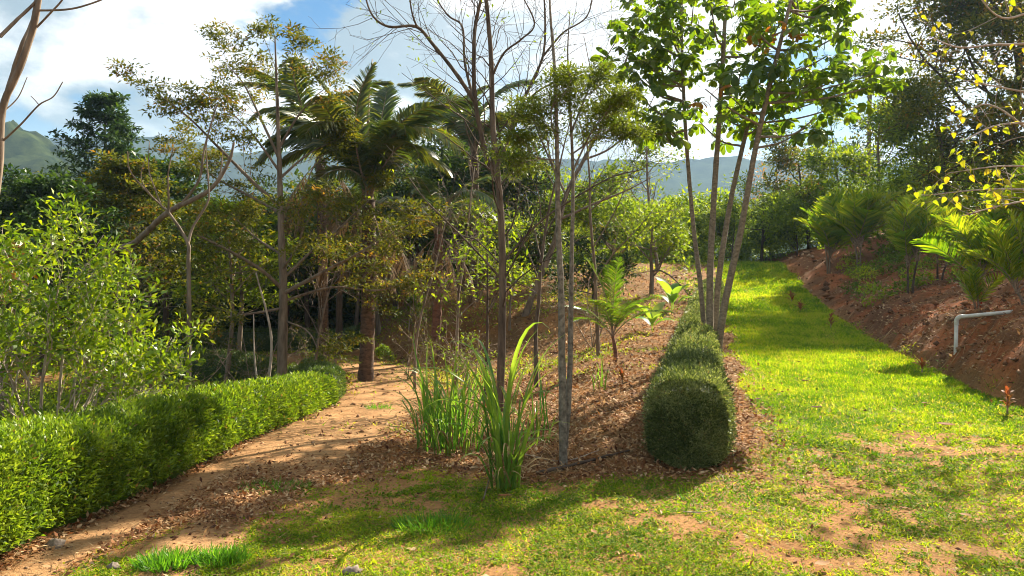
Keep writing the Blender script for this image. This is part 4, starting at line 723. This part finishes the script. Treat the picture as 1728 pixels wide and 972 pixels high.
cane('bushy clump of cane grass behind and left of the tallest one', G(757, 762), 150, .40, 1.12, 2, 40, 16)
cane('small thin tuft of upright grass on the mulched slope', G(1012, 660), 16, .09, .6, 3, 3, 2)
cane('sparse cane shoots between the two big cane grass clumps', G(905, 752), 22, .22, .85, 4, 2, 2)
def low_tuft(label, px, py, n, rad, seed, L=.13):
    rng = np.random.RandomState(seed); c = G(px, py); a = rng.rand(n) * 6.28; r = rad * rng.rand(n) ** .6; x = c[0] + np.cos(a) * r * 1.4; y = c[1] + np.sin(a) * r; D = np.stack([np.cos(a) * r / rad + rng.normal(size=n) * .4, np.sin(a) * r / rad + rng.normal(size=n) * .4, np.ones(n) * 1.1], -1)
    mb = MB(); leaves(mb, np.stack([x, y, H(x, y) - .005], -1), D, rvec(rng, n), L * rng.uniform(.5, 1.2, n), .009, np.clip(.5 + .3 * rng.normal(size=n), 0, 1), .3, .25, wide=.35); o = mb.build('grass_tuft', M['lushgrass']); tag(o, label, 'grass tuft', 'bright grass tufts in the foreground')
M['lushgrass'] = leafmat('lush_grass', [(0, (.05, .14, .015)), (.6, (.09, .23, .02)), (1, (.17, .30, .03))], .45, (2, 2, .6), .45, .4)
low_tuft('bright green grass tuft at the bottom edge, left one of the pair', 282, 955, 700, .13, 1, .10); low_tuft('bright green grass tuft at the bottom edge, right one of the pair', 372, 950, 550, .12, 2, .10); low_tuft('bright green grass tuft in the shade below the cane grass', 732, 890, 450, .22, 3, .1)
low_tuft('little weedy tuft alone on the sandy path', 640, 690, 120, .16, 4, .12); low_tuft('green tuft in the litter beside the long hedge', 465, 825, 350, .24, 5, .08)

# ---- red-leaved plants
RL = [broad_leaf_mesh('leaf', .34, .06, 84, 40, M['redleaf'], 5), broad_leaf_mesh('leaf', .30, .065, 70, -10, M['redleaf'], 6)]
def cordy(label, base, h, n, sc, seed):
    rng = np.random.RandomState(seed); base = np.asarray(base, float); rt = thing('red_leaved_plant', label, 'plant', base, 'red-leaved plants'); mb = MB(); tube(mb, np.array([base - [0, 0, .05], base + [0, 0, h * .5], base + [.01, 0, h]]), [.012, .011, .009], 5); mb.build('stem', M['twig'], rt, True)
    for i in range(n + 8): place_part('leaf', RL[i % 2], rt, (0, 0, h * (.1 + .9 * i / (n + 8))), i * 2.4, sc * rng.uniform(.7, 1.15), rng.normal() * .15)
cordy('red-leaved plant at the bank foot beside the white pipe', G(1556, 632), .16, 16, .72, 1); cordy('dull red plant under the earth bank at the right edge', G(1700, 700), .25, 15, .6, 2)
cordy('red-leaved plant in the mulch left of the hedge end', G(1050, 650), .12, 16, .6, 3); cordy('reddish seedling under the middle of the earth bank', G(1402, 556), .3, 12, .75, 4); cordy('reddish plant at the foot of the far bank', G(1336, 512), .25, 14, 1.0, 5); cordy('reddish plant on the track edge below the far bank', G(1350, 528), .2, 12, .9, 6)

# ------------------------------------------------------------------ pipe, fallen wood, stones, single leaves
def pipe():
    d = 13.2; foot = at(1612, d); top = P(1614, 535, d); end = P(1700, 527, d - .45); rt = thing('white_pipe', 'bent white plastic pipe sticking out of the earth bank', 'pipe', foot)
    mb = MB(); tube(mb, np.array([foot - [0, 0, .25], top - [0, 0, .06]]), [.032, .032], 12); mb.build('upright', M['pipe'], rt, True); dirn = norm(end - top)
    mb = MB(); tube(mb, np.array([top + dirn * .06, end + dirn * .12]), [.032, .032], 12); mb.build('arm', M['pipe'], rt, True)
    mb = MB(); t = np.linspace(0, np.pi / 2, 7)[:, None]; c = top + dirn * .075 - np.array([0, 0, .075]); arc = c - dirn * .075 * np.cos(t) + np.array([0, 0, .075]) * np.sin(t); arc = np.vstack([arc[0] - [0, 0, .06], arc, arc[-1] + dirn * .06]); tube(mb, arc, .039, 12); mb.build('elbow', M['pipe'], rt, True)
pipe()
def stick(label, pts, r, name='fallen_branch', mat='bark', group='fallen sticks'):
    mb = MB(); p = smooth_path(pts, 6); tube(mb, p, np.linspace(r, r * .4, len(p)), 6, lump=.12, rng=np.random.RandomState(3)); tag(mb.build(name, M[mat], smooth=True), label, 'stick', group)
g = lambda px, py, z=.02: G(px, py) + np.array([0, 0, z])
stick('dark curved fallen branch between the twin trunks and hedge', [g(905, 802), g(960, 792, .03), g(1020, 778, .04), g(1062, 766, .03)], .022, mat='bark_dark'); stick('thin pale fallen stick in front of the dark fallen branch', [g(880, 770), g(950, 784, .03), g(1010, 770, .06)], .010, mat='bark_pale')
stick('thin twig lying on the lawn below the hedge end', [g(1153, 868), g(1180, 869), g(1208, 866)], .006, mat='bark_pale'); stick('crooked pale root bending out of the tall cane clump', [g(815, 850), g(830, 815, .10), g(852, 795, .2)], .007, mat='bark')
b = at(1640, 12.9)
stick('thin stick leaning on the earth bank behind the pipe', [P(1628, 628, 12.9), P(1648, 590, 13.1), P(1666, 552, 13.3)], .010, mat='bark_pale')
def stone(label, px, py, s, seed):
    rng = np.random.RandomState(seed); c = G(px, py); u = np.linspace(0, np.pi, 7); v = np.linspace(0, 2 * np.pi, 11)[:-1]; R = 1 + .18 * rng.normal(size=(7, 10)); R[0] = R[0, 0]; R[-1] = R[-1, 0]
    V = np.stack([np.sin(u)[:, None] * np.cos(v) * R * 1.3, np.sin(u)[:, None] * np.sin(v) * R, np.cos(u)[:, None] * R * .7 + 0 * v], -1) * s + c + np.array([0, 0, s * .25]); i = np.arange(6)[:, None] * 10; j = np.arange(10)[None]; j2 = (j + 1) % 10
    mb = MB(); mb.add(V.reshape(-1, 3), np.stack([i + j, i + j2, i + 10 + j2, i + 10 + j], -1).reshape(-1, 4)); tag(mb.build('stone', M['stone'], smooth=True), label, 'stone', 'small stones')
stone('dark stone on the sandy strip near the bottom left corner', 92, 925, .055, 1); stone('pale stone at the bottom edge below the cane grass', 594, 970, .045, 2); stone('small stone among litter beside the pair of bright tufts', 190, 962, .035, 3)
def fallen_leaf(label, px, py, s, seed, mat='litter', r=.9):
    rng = np.random.RandomState(seed); c = G(px, py); mb = MB(); a = rng.rand() * 6.28; t = np.linspace(0, 1, 8); w = s * .28 * np.sin(np.clip(t, .03, .97) * np.pi) ** .7; d = np.array([math.cos(a), math.sin(a), 0]); sd_ = np.array([-d[1], d[0], 0]); ctr = c + np.array([0, 0, .015]) + d * (t * s)[:, None] + np.array([0, 0, 1.]) * (.35 * s * (t - .5) ** 2 + .02)[:, None]
    V = np.stack([ctr + sd_ * w[:, None] + [0, 0, .35] * w[:, None], ctr, ctr - sd_ * w[:, None] + [0, 0, .45] * w[:, None]], 1); k = np.arange(7)[:, None] * 3; mb.add(V, np.concatenate([np.concatenate([k, k + 1, k + 4, k + 3], 1), np.concatenate([k + 1, k + 2, k + 5, k + 4], 1)]), r); tag(mb.build('fallen_leaf', M[mat]), label, 'leaf', 'single fallen leaves on the grass')
for i, (px, py, s, lab, r) in enumerate([(1612, 724, .26, 'large curled dry leaf lying on grass near the bank', .8), (1640, 880, .12, 'pale dry leaf on the lawn at the far right', 1), (1400, 962, .16, 'whitish crumpled leaf at the bottom edge of the lawn', 1), (1368, 692, .2, 'dark dry leaf on the grassy track, left of two', .1), (1280, 680, .18, 'dark dry leaf on the track just right of the hedge end', .1), (1350, 646, .2, 'dark leaf lying mid-track beyond the hedge end', .05), (1556, 686, .16, 'brown leaf on the track edge before the bank', .5), (1212, 905, .1, 'small brown leaf on the lawn below the twig', .6), (840, 845, .14, 'brown leaf on bare ground under the cane grass', .6), (1000, 905, .1, 'small dry leaf on the lawn at bottom centre', .9)]): fallen_leaf(lab, px, py, s * .72, i + 1, r=r * .7)

# ------------------------------------------------------------------ shrubs and trees around
def bush_tree():
    rng = np.random.RandomState(31); b = at(90, 8.0); rt = thing('glossy_bush', 'bright green glossy-leaved bush with white stems left of the hedge', 'bush', b); cfg = dict(seg=[6, 5, 4, 3], wander=[.1, .16, .2, .2], up=[.05, .05, .05, .03], taper=.35, n=[6, 4, 4], start=[.3, .25, .25], ang=[38, 42, 45], ratio=[.62, .55, .5], rr=.6, flat=[1, 1, 1]); out = []
    for k, (dx, dz, L) in enumerate([(-.25, 1, 1.9), (.1, 1.2, 1.9), (.42, 1, 1.6), (-.6, 1, 2.0), (.6, .75, 1.4), (-.1, 1, 1.6), (.2, 1.5, 2.0), (-.35, 1.5, 2.2)]):
        n0 = len(out); grow(rng, b - [0, 0, .05], np.array([dx, rng.normal() * .4, dz]), L, .022, 0, cfg, out); mb = MB(); tube(mb, out[n0][0], out[n0][1], 6); mb.build('stem', M['bark_pale'], rt, True)
    mb = MB(); tips = []
    for p, r, l in out:
        if l > 0: tube(mb, p, np.minimum(r, .014), 4)
        if l > 1: tips += list(p[-2:])
    mb.build('twigs', M['bark_pale'], rt, True); tips = np.array(tips); tips = tips[(tips[:, 2] > b[2] + 1.0) | (rng.rand(len(tips)) < .12)]
    mb = MB(); tufts(mb, rng, tips[rng.rand(len(tips)) < .5], 8, .07, .085, .38, flatz=.8, dirz=.35, r0=.5, up=.5); mb.build('crown', M['bush'], rt)
bush_tree()
broadleaf('leafy_bush', 'second bright bush at the left picture edge, behind the white-stemmed one', at(-20, 9.8), 3.3, 1.3, M['bush'], M['bark_pale'], 32, 9, .10, .04, .3, cat='bush', sp=.14)
broadleaf('leafy_bush', 'small orange-leaved tree top peeking at the left picture edge', at(10, 13), 3.5, 1.0, M['orange'], M['bark'], 33, 10, .13, .04, .6, cat='bush', sp=.14)
# weeds behind the long hedge
def weeds():
    rng = np.random.RandomState(35); mb = MB(); Pn = []
    for i in range(330):
        d = rng.uniform(6.2, 17); px = rng.uniform(-60, 520) ; x = (px - CX) / F * d
        if x > -4.3 or x < -13: continue
        z = float(H(x, d)); h = rng.uniform(.3, 1.0) * (1 if px < 330 else .6); t = rng.rand(26); c = np.array([x, d, z]) + np.stack([rng.normal(size=26) * .10 * (1 + t), rng.normal(size=26) * .10 * (1 + t), t * h], -1); Pn.append(c)
    Pn = np.vstack(Pn); tufts(mb, rng, Pn, 4, .05, .075, .4, flatz=.8, dirz=.4, r0=.5, rs=.3); tag(mb.build('undergrowth', M['forest_lit']), 'weedy green undergrowth between the long hedge and the trees', 'undergrowth', kind='stuff')
weeds()
# slim trunks in and before the dark wood
def slim(label, base, top, r, bark, seed, leafm=None, bend=.15, crown=0, L=.16, sp=.35, cat='tree', name='slim_tree', group='slim trunks before the dark wood'):
    rng = np.random.RandomState(seed); base = np.asarray(base, float); rt = thing(name, label, cat, base, group); m = (base + top) / 2 + np.array([rng.normal() * bend, 0, 0]); p = smooth_path([base - [0, 0, .1], m, top], 8); mb = MB(); tube(mb, p, np.linspace(r, r * .4, len(p)), 7, lump=.04, rng=rng); mb.build('trunk', bark, rt, True)
    if crown:
        out = []; cfg = dict(SPRAY, n=[5, 3], flat=[.7, .7]); sub(rng, p, np.linspace(r, r * .4, len(p)), 2.6, 0, dict(cfg, n=[10, 4, 3], seg=[4, 5, 4], start=[.55, .3, .3], ratio=[.55, .5, .5], ang=[60, 45, 40], wander=[.1] * 3, up=[.03] * 3, flat=[.6, .6, .6]), out); mb = MB(); tp = []
        for q, rr_, l in out: tube(mb, q, np.minimum(rr_, .03), 3); tp += list(q[2:])
        mb.build('branches', bark, rt, True); mb = MB(); tufts(mb, rng, tp, crown, sp, L, .45, flatz=.5); mb.build('crown', leafm, rt)
slim('pale thin leaning pole-like trunk left of the tiered tree', at(446, 16.2), P(432, 460, 16.2), .04, M['bark_pale'], 1); slim('second pale sapling crossing the leaning pole-like trunk', at(442, 15.6), P(428, 530, 15.6), .025, M['bark_pale'], 2)
slim('grey trunk standing on the near edge of the dirt terrace', at(379, 19), P(386, 400, 19), .07, M['bark'], 3, M['olive'], .08, 5); slim('dark straight trunk at the foot of the shaded slope', at(571, 27), P(575, 330, 27), .15, M['bark_dark'], 4, M['forest'], .1, 7, .22)
slim('thin brown trunk in front of the shaded slope, left of the bare tree', at(818, 13.5), P(822, 420, 13.5), .035, M['bark_dark'], 5, M['forest_lit'], .06, 4, .1, .2)
ORD = ['first', 'second', 'third', 'fourth', 'fifth', 'sixth', 'seventh', 'eighth', 'ninth', 'last']
for i, (px, d, r, py) in enumerate([(640, 29, .10, 330), (668, 30, .12, 320), (690, 31, .09, 330), (655, 33, .10, 310), (545, 30, .10, 330), (520, 31, .12, 320), (600, 32, .10, 320), (712, 32, .11, 330), (760, 33, .10, 300), (780, 30, .08, 340)]):
    slim('%s slim shaded trunk, from the left, in the dark wood behind the palms' % ORD[sorted([640, 668, 690, 655, 545, 520, 600, 712, 760, 780]).index(px)], at(px, d), P(px + (i * 37 % 23) - 11, py, d), r, M['bark_dark'] if i % 2 else M['bark'], 40 + i, M['forest'], .2, 7, .24, .45, group='trunks in the dark wood')
for i, (px, d, h, lab) in enumerate([(528, 21, 1.2, 'dry leafless shrub of pale twigs left of the big palm trunk'), (688, 19.5, 1.4, 'dry leafless shrub of pale twigs between the two palm trunks'), (795, 15.5, 1.5, 'dry leafless shrub of pale twigs behind the cane grass'), (430, 18.4, 1.8, 'dry leafless shrub of pale twigs on the dirt terrace edge'), (270, 15.0, 2.0, 'dry leafless shrub of pale twigs behind the long hedge'), (1000, 19, 1.8, 'dry leafless shrub of grey twigs above the coconut seedling')]):
    rng = np.random.RandomState(300 + i); b = at(px, d); rt = thing('dry_shrub', lab, 'shrub', b, 'dry leafless shrubs'); out = []
    for k in range(6):
        a = rng.rand() * 6.28; n0 = len(out); grow(rng, b - [0, 0, .05], np.array([math.cos(a) * .55, math.sin(a) * .55, 1.]), h * rng.uniform(.7, 1.2), .016, 0, dict(TW, n=[7, 5], up=[.0, -.02, -.03], wander=[.12, .16, .2], ang=[50, 45]), out); mb = MB(); tube(mb, out[n0][0], out[n0][1], 5); mb.build('stem', M['twig'], rt, True)
    mb = MB(); tp = []
    for p, r, l in out:
        if l: tube(mb, p, np.minimum(r, .008), 3); tp += list(p[-2:])
    mb.build('twigs', M['twig'], rt, True); mb = MB(); tp = np.array(tp); tufts(mb, rng, tp[rng.rand(len(tp)) < .35], 3, .06, .07, .4); mb.build('sparse_leaves', M['olive'] if i % 2 else M['forest_lit'], rt)
# the wood behind: reads as one mass
def mass(name, label, n, xr, yr, hr, leafm, seed, clumps, L, k=60, rad=(1.0, 1.8), wid=.5, taper=False, base=None):
    rng = np.random.RandomState(seed); mb = MB(); C = []
    for i in range(clumps):
        d = rng.uniform(*yr); px = rng.uniform(*xr); x = (px - CX) / F * d; g0 = float(H(x, d)); h = hr(px, rng) ; C.append((x, d, g0 + h, rng.uniform(*rad)))
    for x, y, z, R in C:
        m = int(1.9 * k * R * R); q = rvec(rng, m) * (R * rng.rand(m, 1) ** .35) * np.array([1, 1, .62]); Pn = np.array([x, y, z]) + q; lp = .5 + .3 * rng.normal(); D = norm(q) * .6 + rvec(rng, m) * .6; Ls = L * rng.uniform(.6, 1.4, m)
        tri_leaves(mb, Pn, D, rvec(rng, m) * .5 + np.array([0, 0, 1.]), Ls * .85, Ls * wid, np.clip(lp + .18 * rng.normal(size=m), 0, 1))
    tag(mb.build(name, leafm), label, 'wood', kind='stuff')
hump = lambda top, d, e=2.5: (lambda px, rng: rng.uniform(.2, 1) ** .7 * max(.6, (HY - top(px)) / F * d + e))
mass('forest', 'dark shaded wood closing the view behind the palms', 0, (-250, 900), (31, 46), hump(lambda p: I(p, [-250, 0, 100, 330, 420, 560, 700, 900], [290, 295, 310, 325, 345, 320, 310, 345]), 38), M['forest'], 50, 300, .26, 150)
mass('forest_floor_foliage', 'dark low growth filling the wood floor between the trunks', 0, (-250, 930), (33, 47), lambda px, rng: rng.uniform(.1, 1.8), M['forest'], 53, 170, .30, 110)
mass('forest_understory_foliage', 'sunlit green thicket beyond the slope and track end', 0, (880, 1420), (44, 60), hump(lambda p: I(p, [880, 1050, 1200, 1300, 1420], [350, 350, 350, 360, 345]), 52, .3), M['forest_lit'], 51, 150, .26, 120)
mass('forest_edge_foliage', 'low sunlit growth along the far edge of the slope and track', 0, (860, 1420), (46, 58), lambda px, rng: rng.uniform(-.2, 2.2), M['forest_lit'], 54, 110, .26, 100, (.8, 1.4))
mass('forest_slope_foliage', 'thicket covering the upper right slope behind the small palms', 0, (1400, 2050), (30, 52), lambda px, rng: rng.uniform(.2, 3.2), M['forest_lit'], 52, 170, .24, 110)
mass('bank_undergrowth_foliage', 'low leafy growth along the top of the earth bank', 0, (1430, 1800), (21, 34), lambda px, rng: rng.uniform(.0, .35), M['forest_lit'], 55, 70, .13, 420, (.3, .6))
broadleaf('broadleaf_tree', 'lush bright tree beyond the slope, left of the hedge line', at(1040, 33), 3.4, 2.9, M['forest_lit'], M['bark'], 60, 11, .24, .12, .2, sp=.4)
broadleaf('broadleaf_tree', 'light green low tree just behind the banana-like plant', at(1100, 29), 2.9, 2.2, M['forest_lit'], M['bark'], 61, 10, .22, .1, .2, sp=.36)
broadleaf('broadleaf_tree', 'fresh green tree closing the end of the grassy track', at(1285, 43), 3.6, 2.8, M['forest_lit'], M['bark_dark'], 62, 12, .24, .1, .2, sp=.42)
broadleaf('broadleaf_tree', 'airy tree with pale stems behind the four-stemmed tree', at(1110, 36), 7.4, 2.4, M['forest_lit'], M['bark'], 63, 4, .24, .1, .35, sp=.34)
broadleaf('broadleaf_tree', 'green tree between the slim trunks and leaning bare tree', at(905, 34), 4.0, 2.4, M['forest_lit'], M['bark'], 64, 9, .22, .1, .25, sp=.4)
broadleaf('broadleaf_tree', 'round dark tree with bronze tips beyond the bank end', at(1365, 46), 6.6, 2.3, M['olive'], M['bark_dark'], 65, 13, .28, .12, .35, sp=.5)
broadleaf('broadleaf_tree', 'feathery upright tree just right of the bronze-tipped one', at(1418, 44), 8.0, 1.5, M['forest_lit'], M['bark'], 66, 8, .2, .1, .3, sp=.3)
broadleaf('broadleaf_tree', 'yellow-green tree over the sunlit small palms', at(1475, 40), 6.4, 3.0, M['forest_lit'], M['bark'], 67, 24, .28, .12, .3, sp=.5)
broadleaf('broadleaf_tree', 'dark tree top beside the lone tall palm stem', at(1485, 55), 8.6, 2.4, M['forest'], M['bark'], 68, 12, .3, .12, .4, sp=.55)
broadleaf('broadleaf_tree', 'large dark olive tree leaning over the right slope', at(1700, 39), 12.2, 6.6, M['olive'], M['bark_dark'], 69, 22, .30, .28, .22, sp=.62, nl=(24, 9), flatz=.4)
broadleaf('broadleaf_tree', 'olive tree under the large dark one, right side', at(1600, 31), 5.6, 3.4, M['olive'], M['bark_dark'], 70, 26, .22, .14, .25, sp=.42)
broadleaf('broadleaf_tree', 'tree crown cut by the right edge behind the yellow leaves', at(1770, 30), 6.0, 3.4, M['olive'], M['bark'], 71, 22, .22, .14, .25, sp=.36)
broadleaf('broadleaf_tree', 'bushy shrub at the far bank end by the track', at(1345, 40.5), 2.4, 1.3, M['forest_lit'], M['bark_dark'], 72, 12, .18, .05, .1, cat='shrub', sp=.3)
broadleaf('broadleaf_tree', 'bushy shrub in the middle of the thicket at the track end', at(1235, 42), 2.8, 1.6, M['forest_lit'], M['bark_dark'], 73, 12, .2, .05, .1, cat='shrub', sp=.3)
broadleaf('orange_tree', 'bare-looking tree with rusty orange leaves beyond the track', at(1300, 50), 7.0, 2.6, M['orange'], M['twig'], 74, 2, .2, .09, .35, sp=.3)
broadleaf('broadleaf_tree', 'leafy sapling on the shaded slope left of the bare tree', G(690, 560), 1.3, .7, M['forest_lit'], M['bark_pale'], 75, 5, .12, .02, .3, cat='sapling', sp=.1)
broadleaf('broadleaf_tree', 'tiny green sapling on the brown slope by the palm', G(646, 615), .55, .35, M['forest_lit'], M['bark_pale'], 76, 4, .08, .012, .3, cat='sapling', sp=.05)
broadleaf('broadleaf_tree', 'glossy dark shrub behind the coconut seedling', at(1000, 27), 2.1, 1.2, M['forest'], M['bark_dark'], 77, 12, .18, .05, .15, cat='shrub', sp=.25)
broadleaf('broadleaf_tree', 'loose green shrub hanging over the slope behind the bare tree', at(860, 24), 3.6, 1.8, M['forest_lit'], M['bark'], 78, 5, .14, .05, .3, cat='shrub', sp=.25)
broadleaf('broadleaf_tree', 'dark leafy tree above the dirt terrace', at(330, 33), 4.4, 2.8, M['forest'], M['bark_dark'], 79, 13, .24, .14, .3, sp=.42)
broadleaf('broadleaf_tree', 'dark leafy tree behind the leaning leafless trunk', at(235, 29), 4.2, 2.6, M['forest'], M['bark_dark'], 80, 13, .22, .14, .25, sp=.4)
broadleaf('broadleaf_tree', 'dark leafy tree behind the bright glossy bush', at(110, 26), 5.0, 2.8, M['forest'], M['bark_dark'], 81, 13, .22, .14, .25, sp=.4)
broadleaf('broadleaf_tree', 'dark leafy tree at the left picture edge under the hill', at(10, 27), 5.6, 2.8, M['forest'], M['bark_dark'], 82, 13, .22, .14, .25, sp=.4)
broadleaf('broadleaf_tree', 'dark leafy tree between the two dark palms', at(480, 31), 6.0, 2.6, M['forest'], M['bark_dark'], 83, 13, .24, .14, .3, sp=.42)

# ---- yellowing tree reaching in from the right
def heart_mesh(name, L, mat, seed):
    rng = np.random.RandomState(seed); t = np.array([0, .12, .35, .65, .88, 1]); w = np.array([.08, .30, .36, .26, .10, .005]) * L; c = np.stack([t * L, 0 * t, -.35 * L * t ** 2], -1); s = np.array([0, 1., 0]); V = np.stack([c + s * w[:, None] + [0, 0, .25] * w[:, None], c, c - s * w[:, None] + [0, 0, .25] * w[:, None]], 1); k = np.arange(5)[:, None] * 3; mb = MB(); mb.add(V, np.concatenate([np.concatenate([k, k + 1, k + 4, k + 3], 1), np.concatenate([k + 1, k + 2, k + 5, k + 4], 1)]), rng.rand()); return mb.mesh(name, mat)
def yellow_tree():
    rng = np.random.RandomState(91); b = at(1905, 11.0); rt = thing('yellowing_tree', 'half-bare tree with yellowing heart-shaped leaves reaching in from the right', 'tree', b); mb = MB(); p, r = limb(mb, np.vstack([b - [0, 0, .1], A((1890, 380, 11), (1860, 150, 10.8), (1840, -60, 10.6))]), .11, .05, 8, rng); mb.build('trunk', M['bark'], rt, True)
    ls = [A((1872, 240, 10.9), (1800, 90, 10.5), (1700, 75, 10.2), (1620, 80, 10), (1568, 62, 9.9)), A((1875, 260, 10.9), (1780, 215, 10.4), (1690, 210, 10.2), (1620, 240, 10)), A((1882, 320, 10.9), (1790, 290, 10.4), (1700, 280, 10.2), (1600, 292, 10)), A((1885, 360, 11), (1800, 330, 10.5), (1700, 345, 10.1), (1620, 365, 9.9)), A((1880, 300, 10.9), (1800, 180, 10.8), (1700, 150, 10.8), (1640, 140, 10.8)), A((1850, 60, 10.7), (1760, 20, 10.3), (1690, 30, 10.1), (1640, -20, 10)), A((1878, 280, 10.9), (1780, 250, 11.3), (1680, 180, 11.4), (1630, 185, 11.4)), A((1882, 320, 10.9), (1760, 320, 11.2), (1660, 320, 11.3), (1560, 330, 11.3))]
    out = []
    for l in ls:
        mb = MB(); q, r = limb(mb, l, .028, .006, 6, rng); mb.build('branch', M['bark_pale'], rt, True); sub(rng, q, r, 2.6, 0, dict(TW, n=[7, 2], ratio=[.28, .5], start=[.35, .3], seg=[5, 4, 3]), out)
    mb = MB(); sp = []
    for q, r, l in out: tube(mb, q, np.minimum(r, .008), 3); sp += list(q[1:])
    mb.build('twigs', M['bark_pale'], rt, True); hm = [heart_mesh('leaf', .115, M['yellow'], i) for i in range(4)]; sp = np.array(sp); rng.shuffle(sp)
    for i, q in enumerate(sp[:230]): place_part('leaf', hm[i % 4], rt, q - b, rng.rand() * 6.28, rng.uniform(.45, 1.05), .5 + rng.normal() * .5, rng.normal() * .5)
yellow_tree()

# ------------------------------------------------------------------ the air
def haze():
    m, nt, N, L, out = nodes('haze'); v = N('ShaderNodeVolumePrincipled'); v.inputs['Color'].default_value = (.50, .75, 1.0, 1); v.inputs['Density'].default_value = .0003; v.inputs['Anisotropy'].default_value = .2; L(v.outputs[0], out.inputs['Volume'])
    V = np.array([(x, y, z) for x in (-6500, 6500) for y in (-400, 6500) for z in (-60, 232)], float); mb = MB(); mb.add(V, [(0, 1, 3, 2), (4, 6, 7, 5), (0, 4, 5, 1), (2, 3, 7, 6), (0, 2, 6, 4), (1, 5, 7, 3)]); tag(mb.build('haze', m), 'pale blue haze over the distant hills', 'haze', kind='stuff')
haze()
#print('OBJECTS', len(bpy.data.objects), 'TRIS', sum(len(me.loops) - 2 * len(me.polygons) for me in bpy.data.meshes))
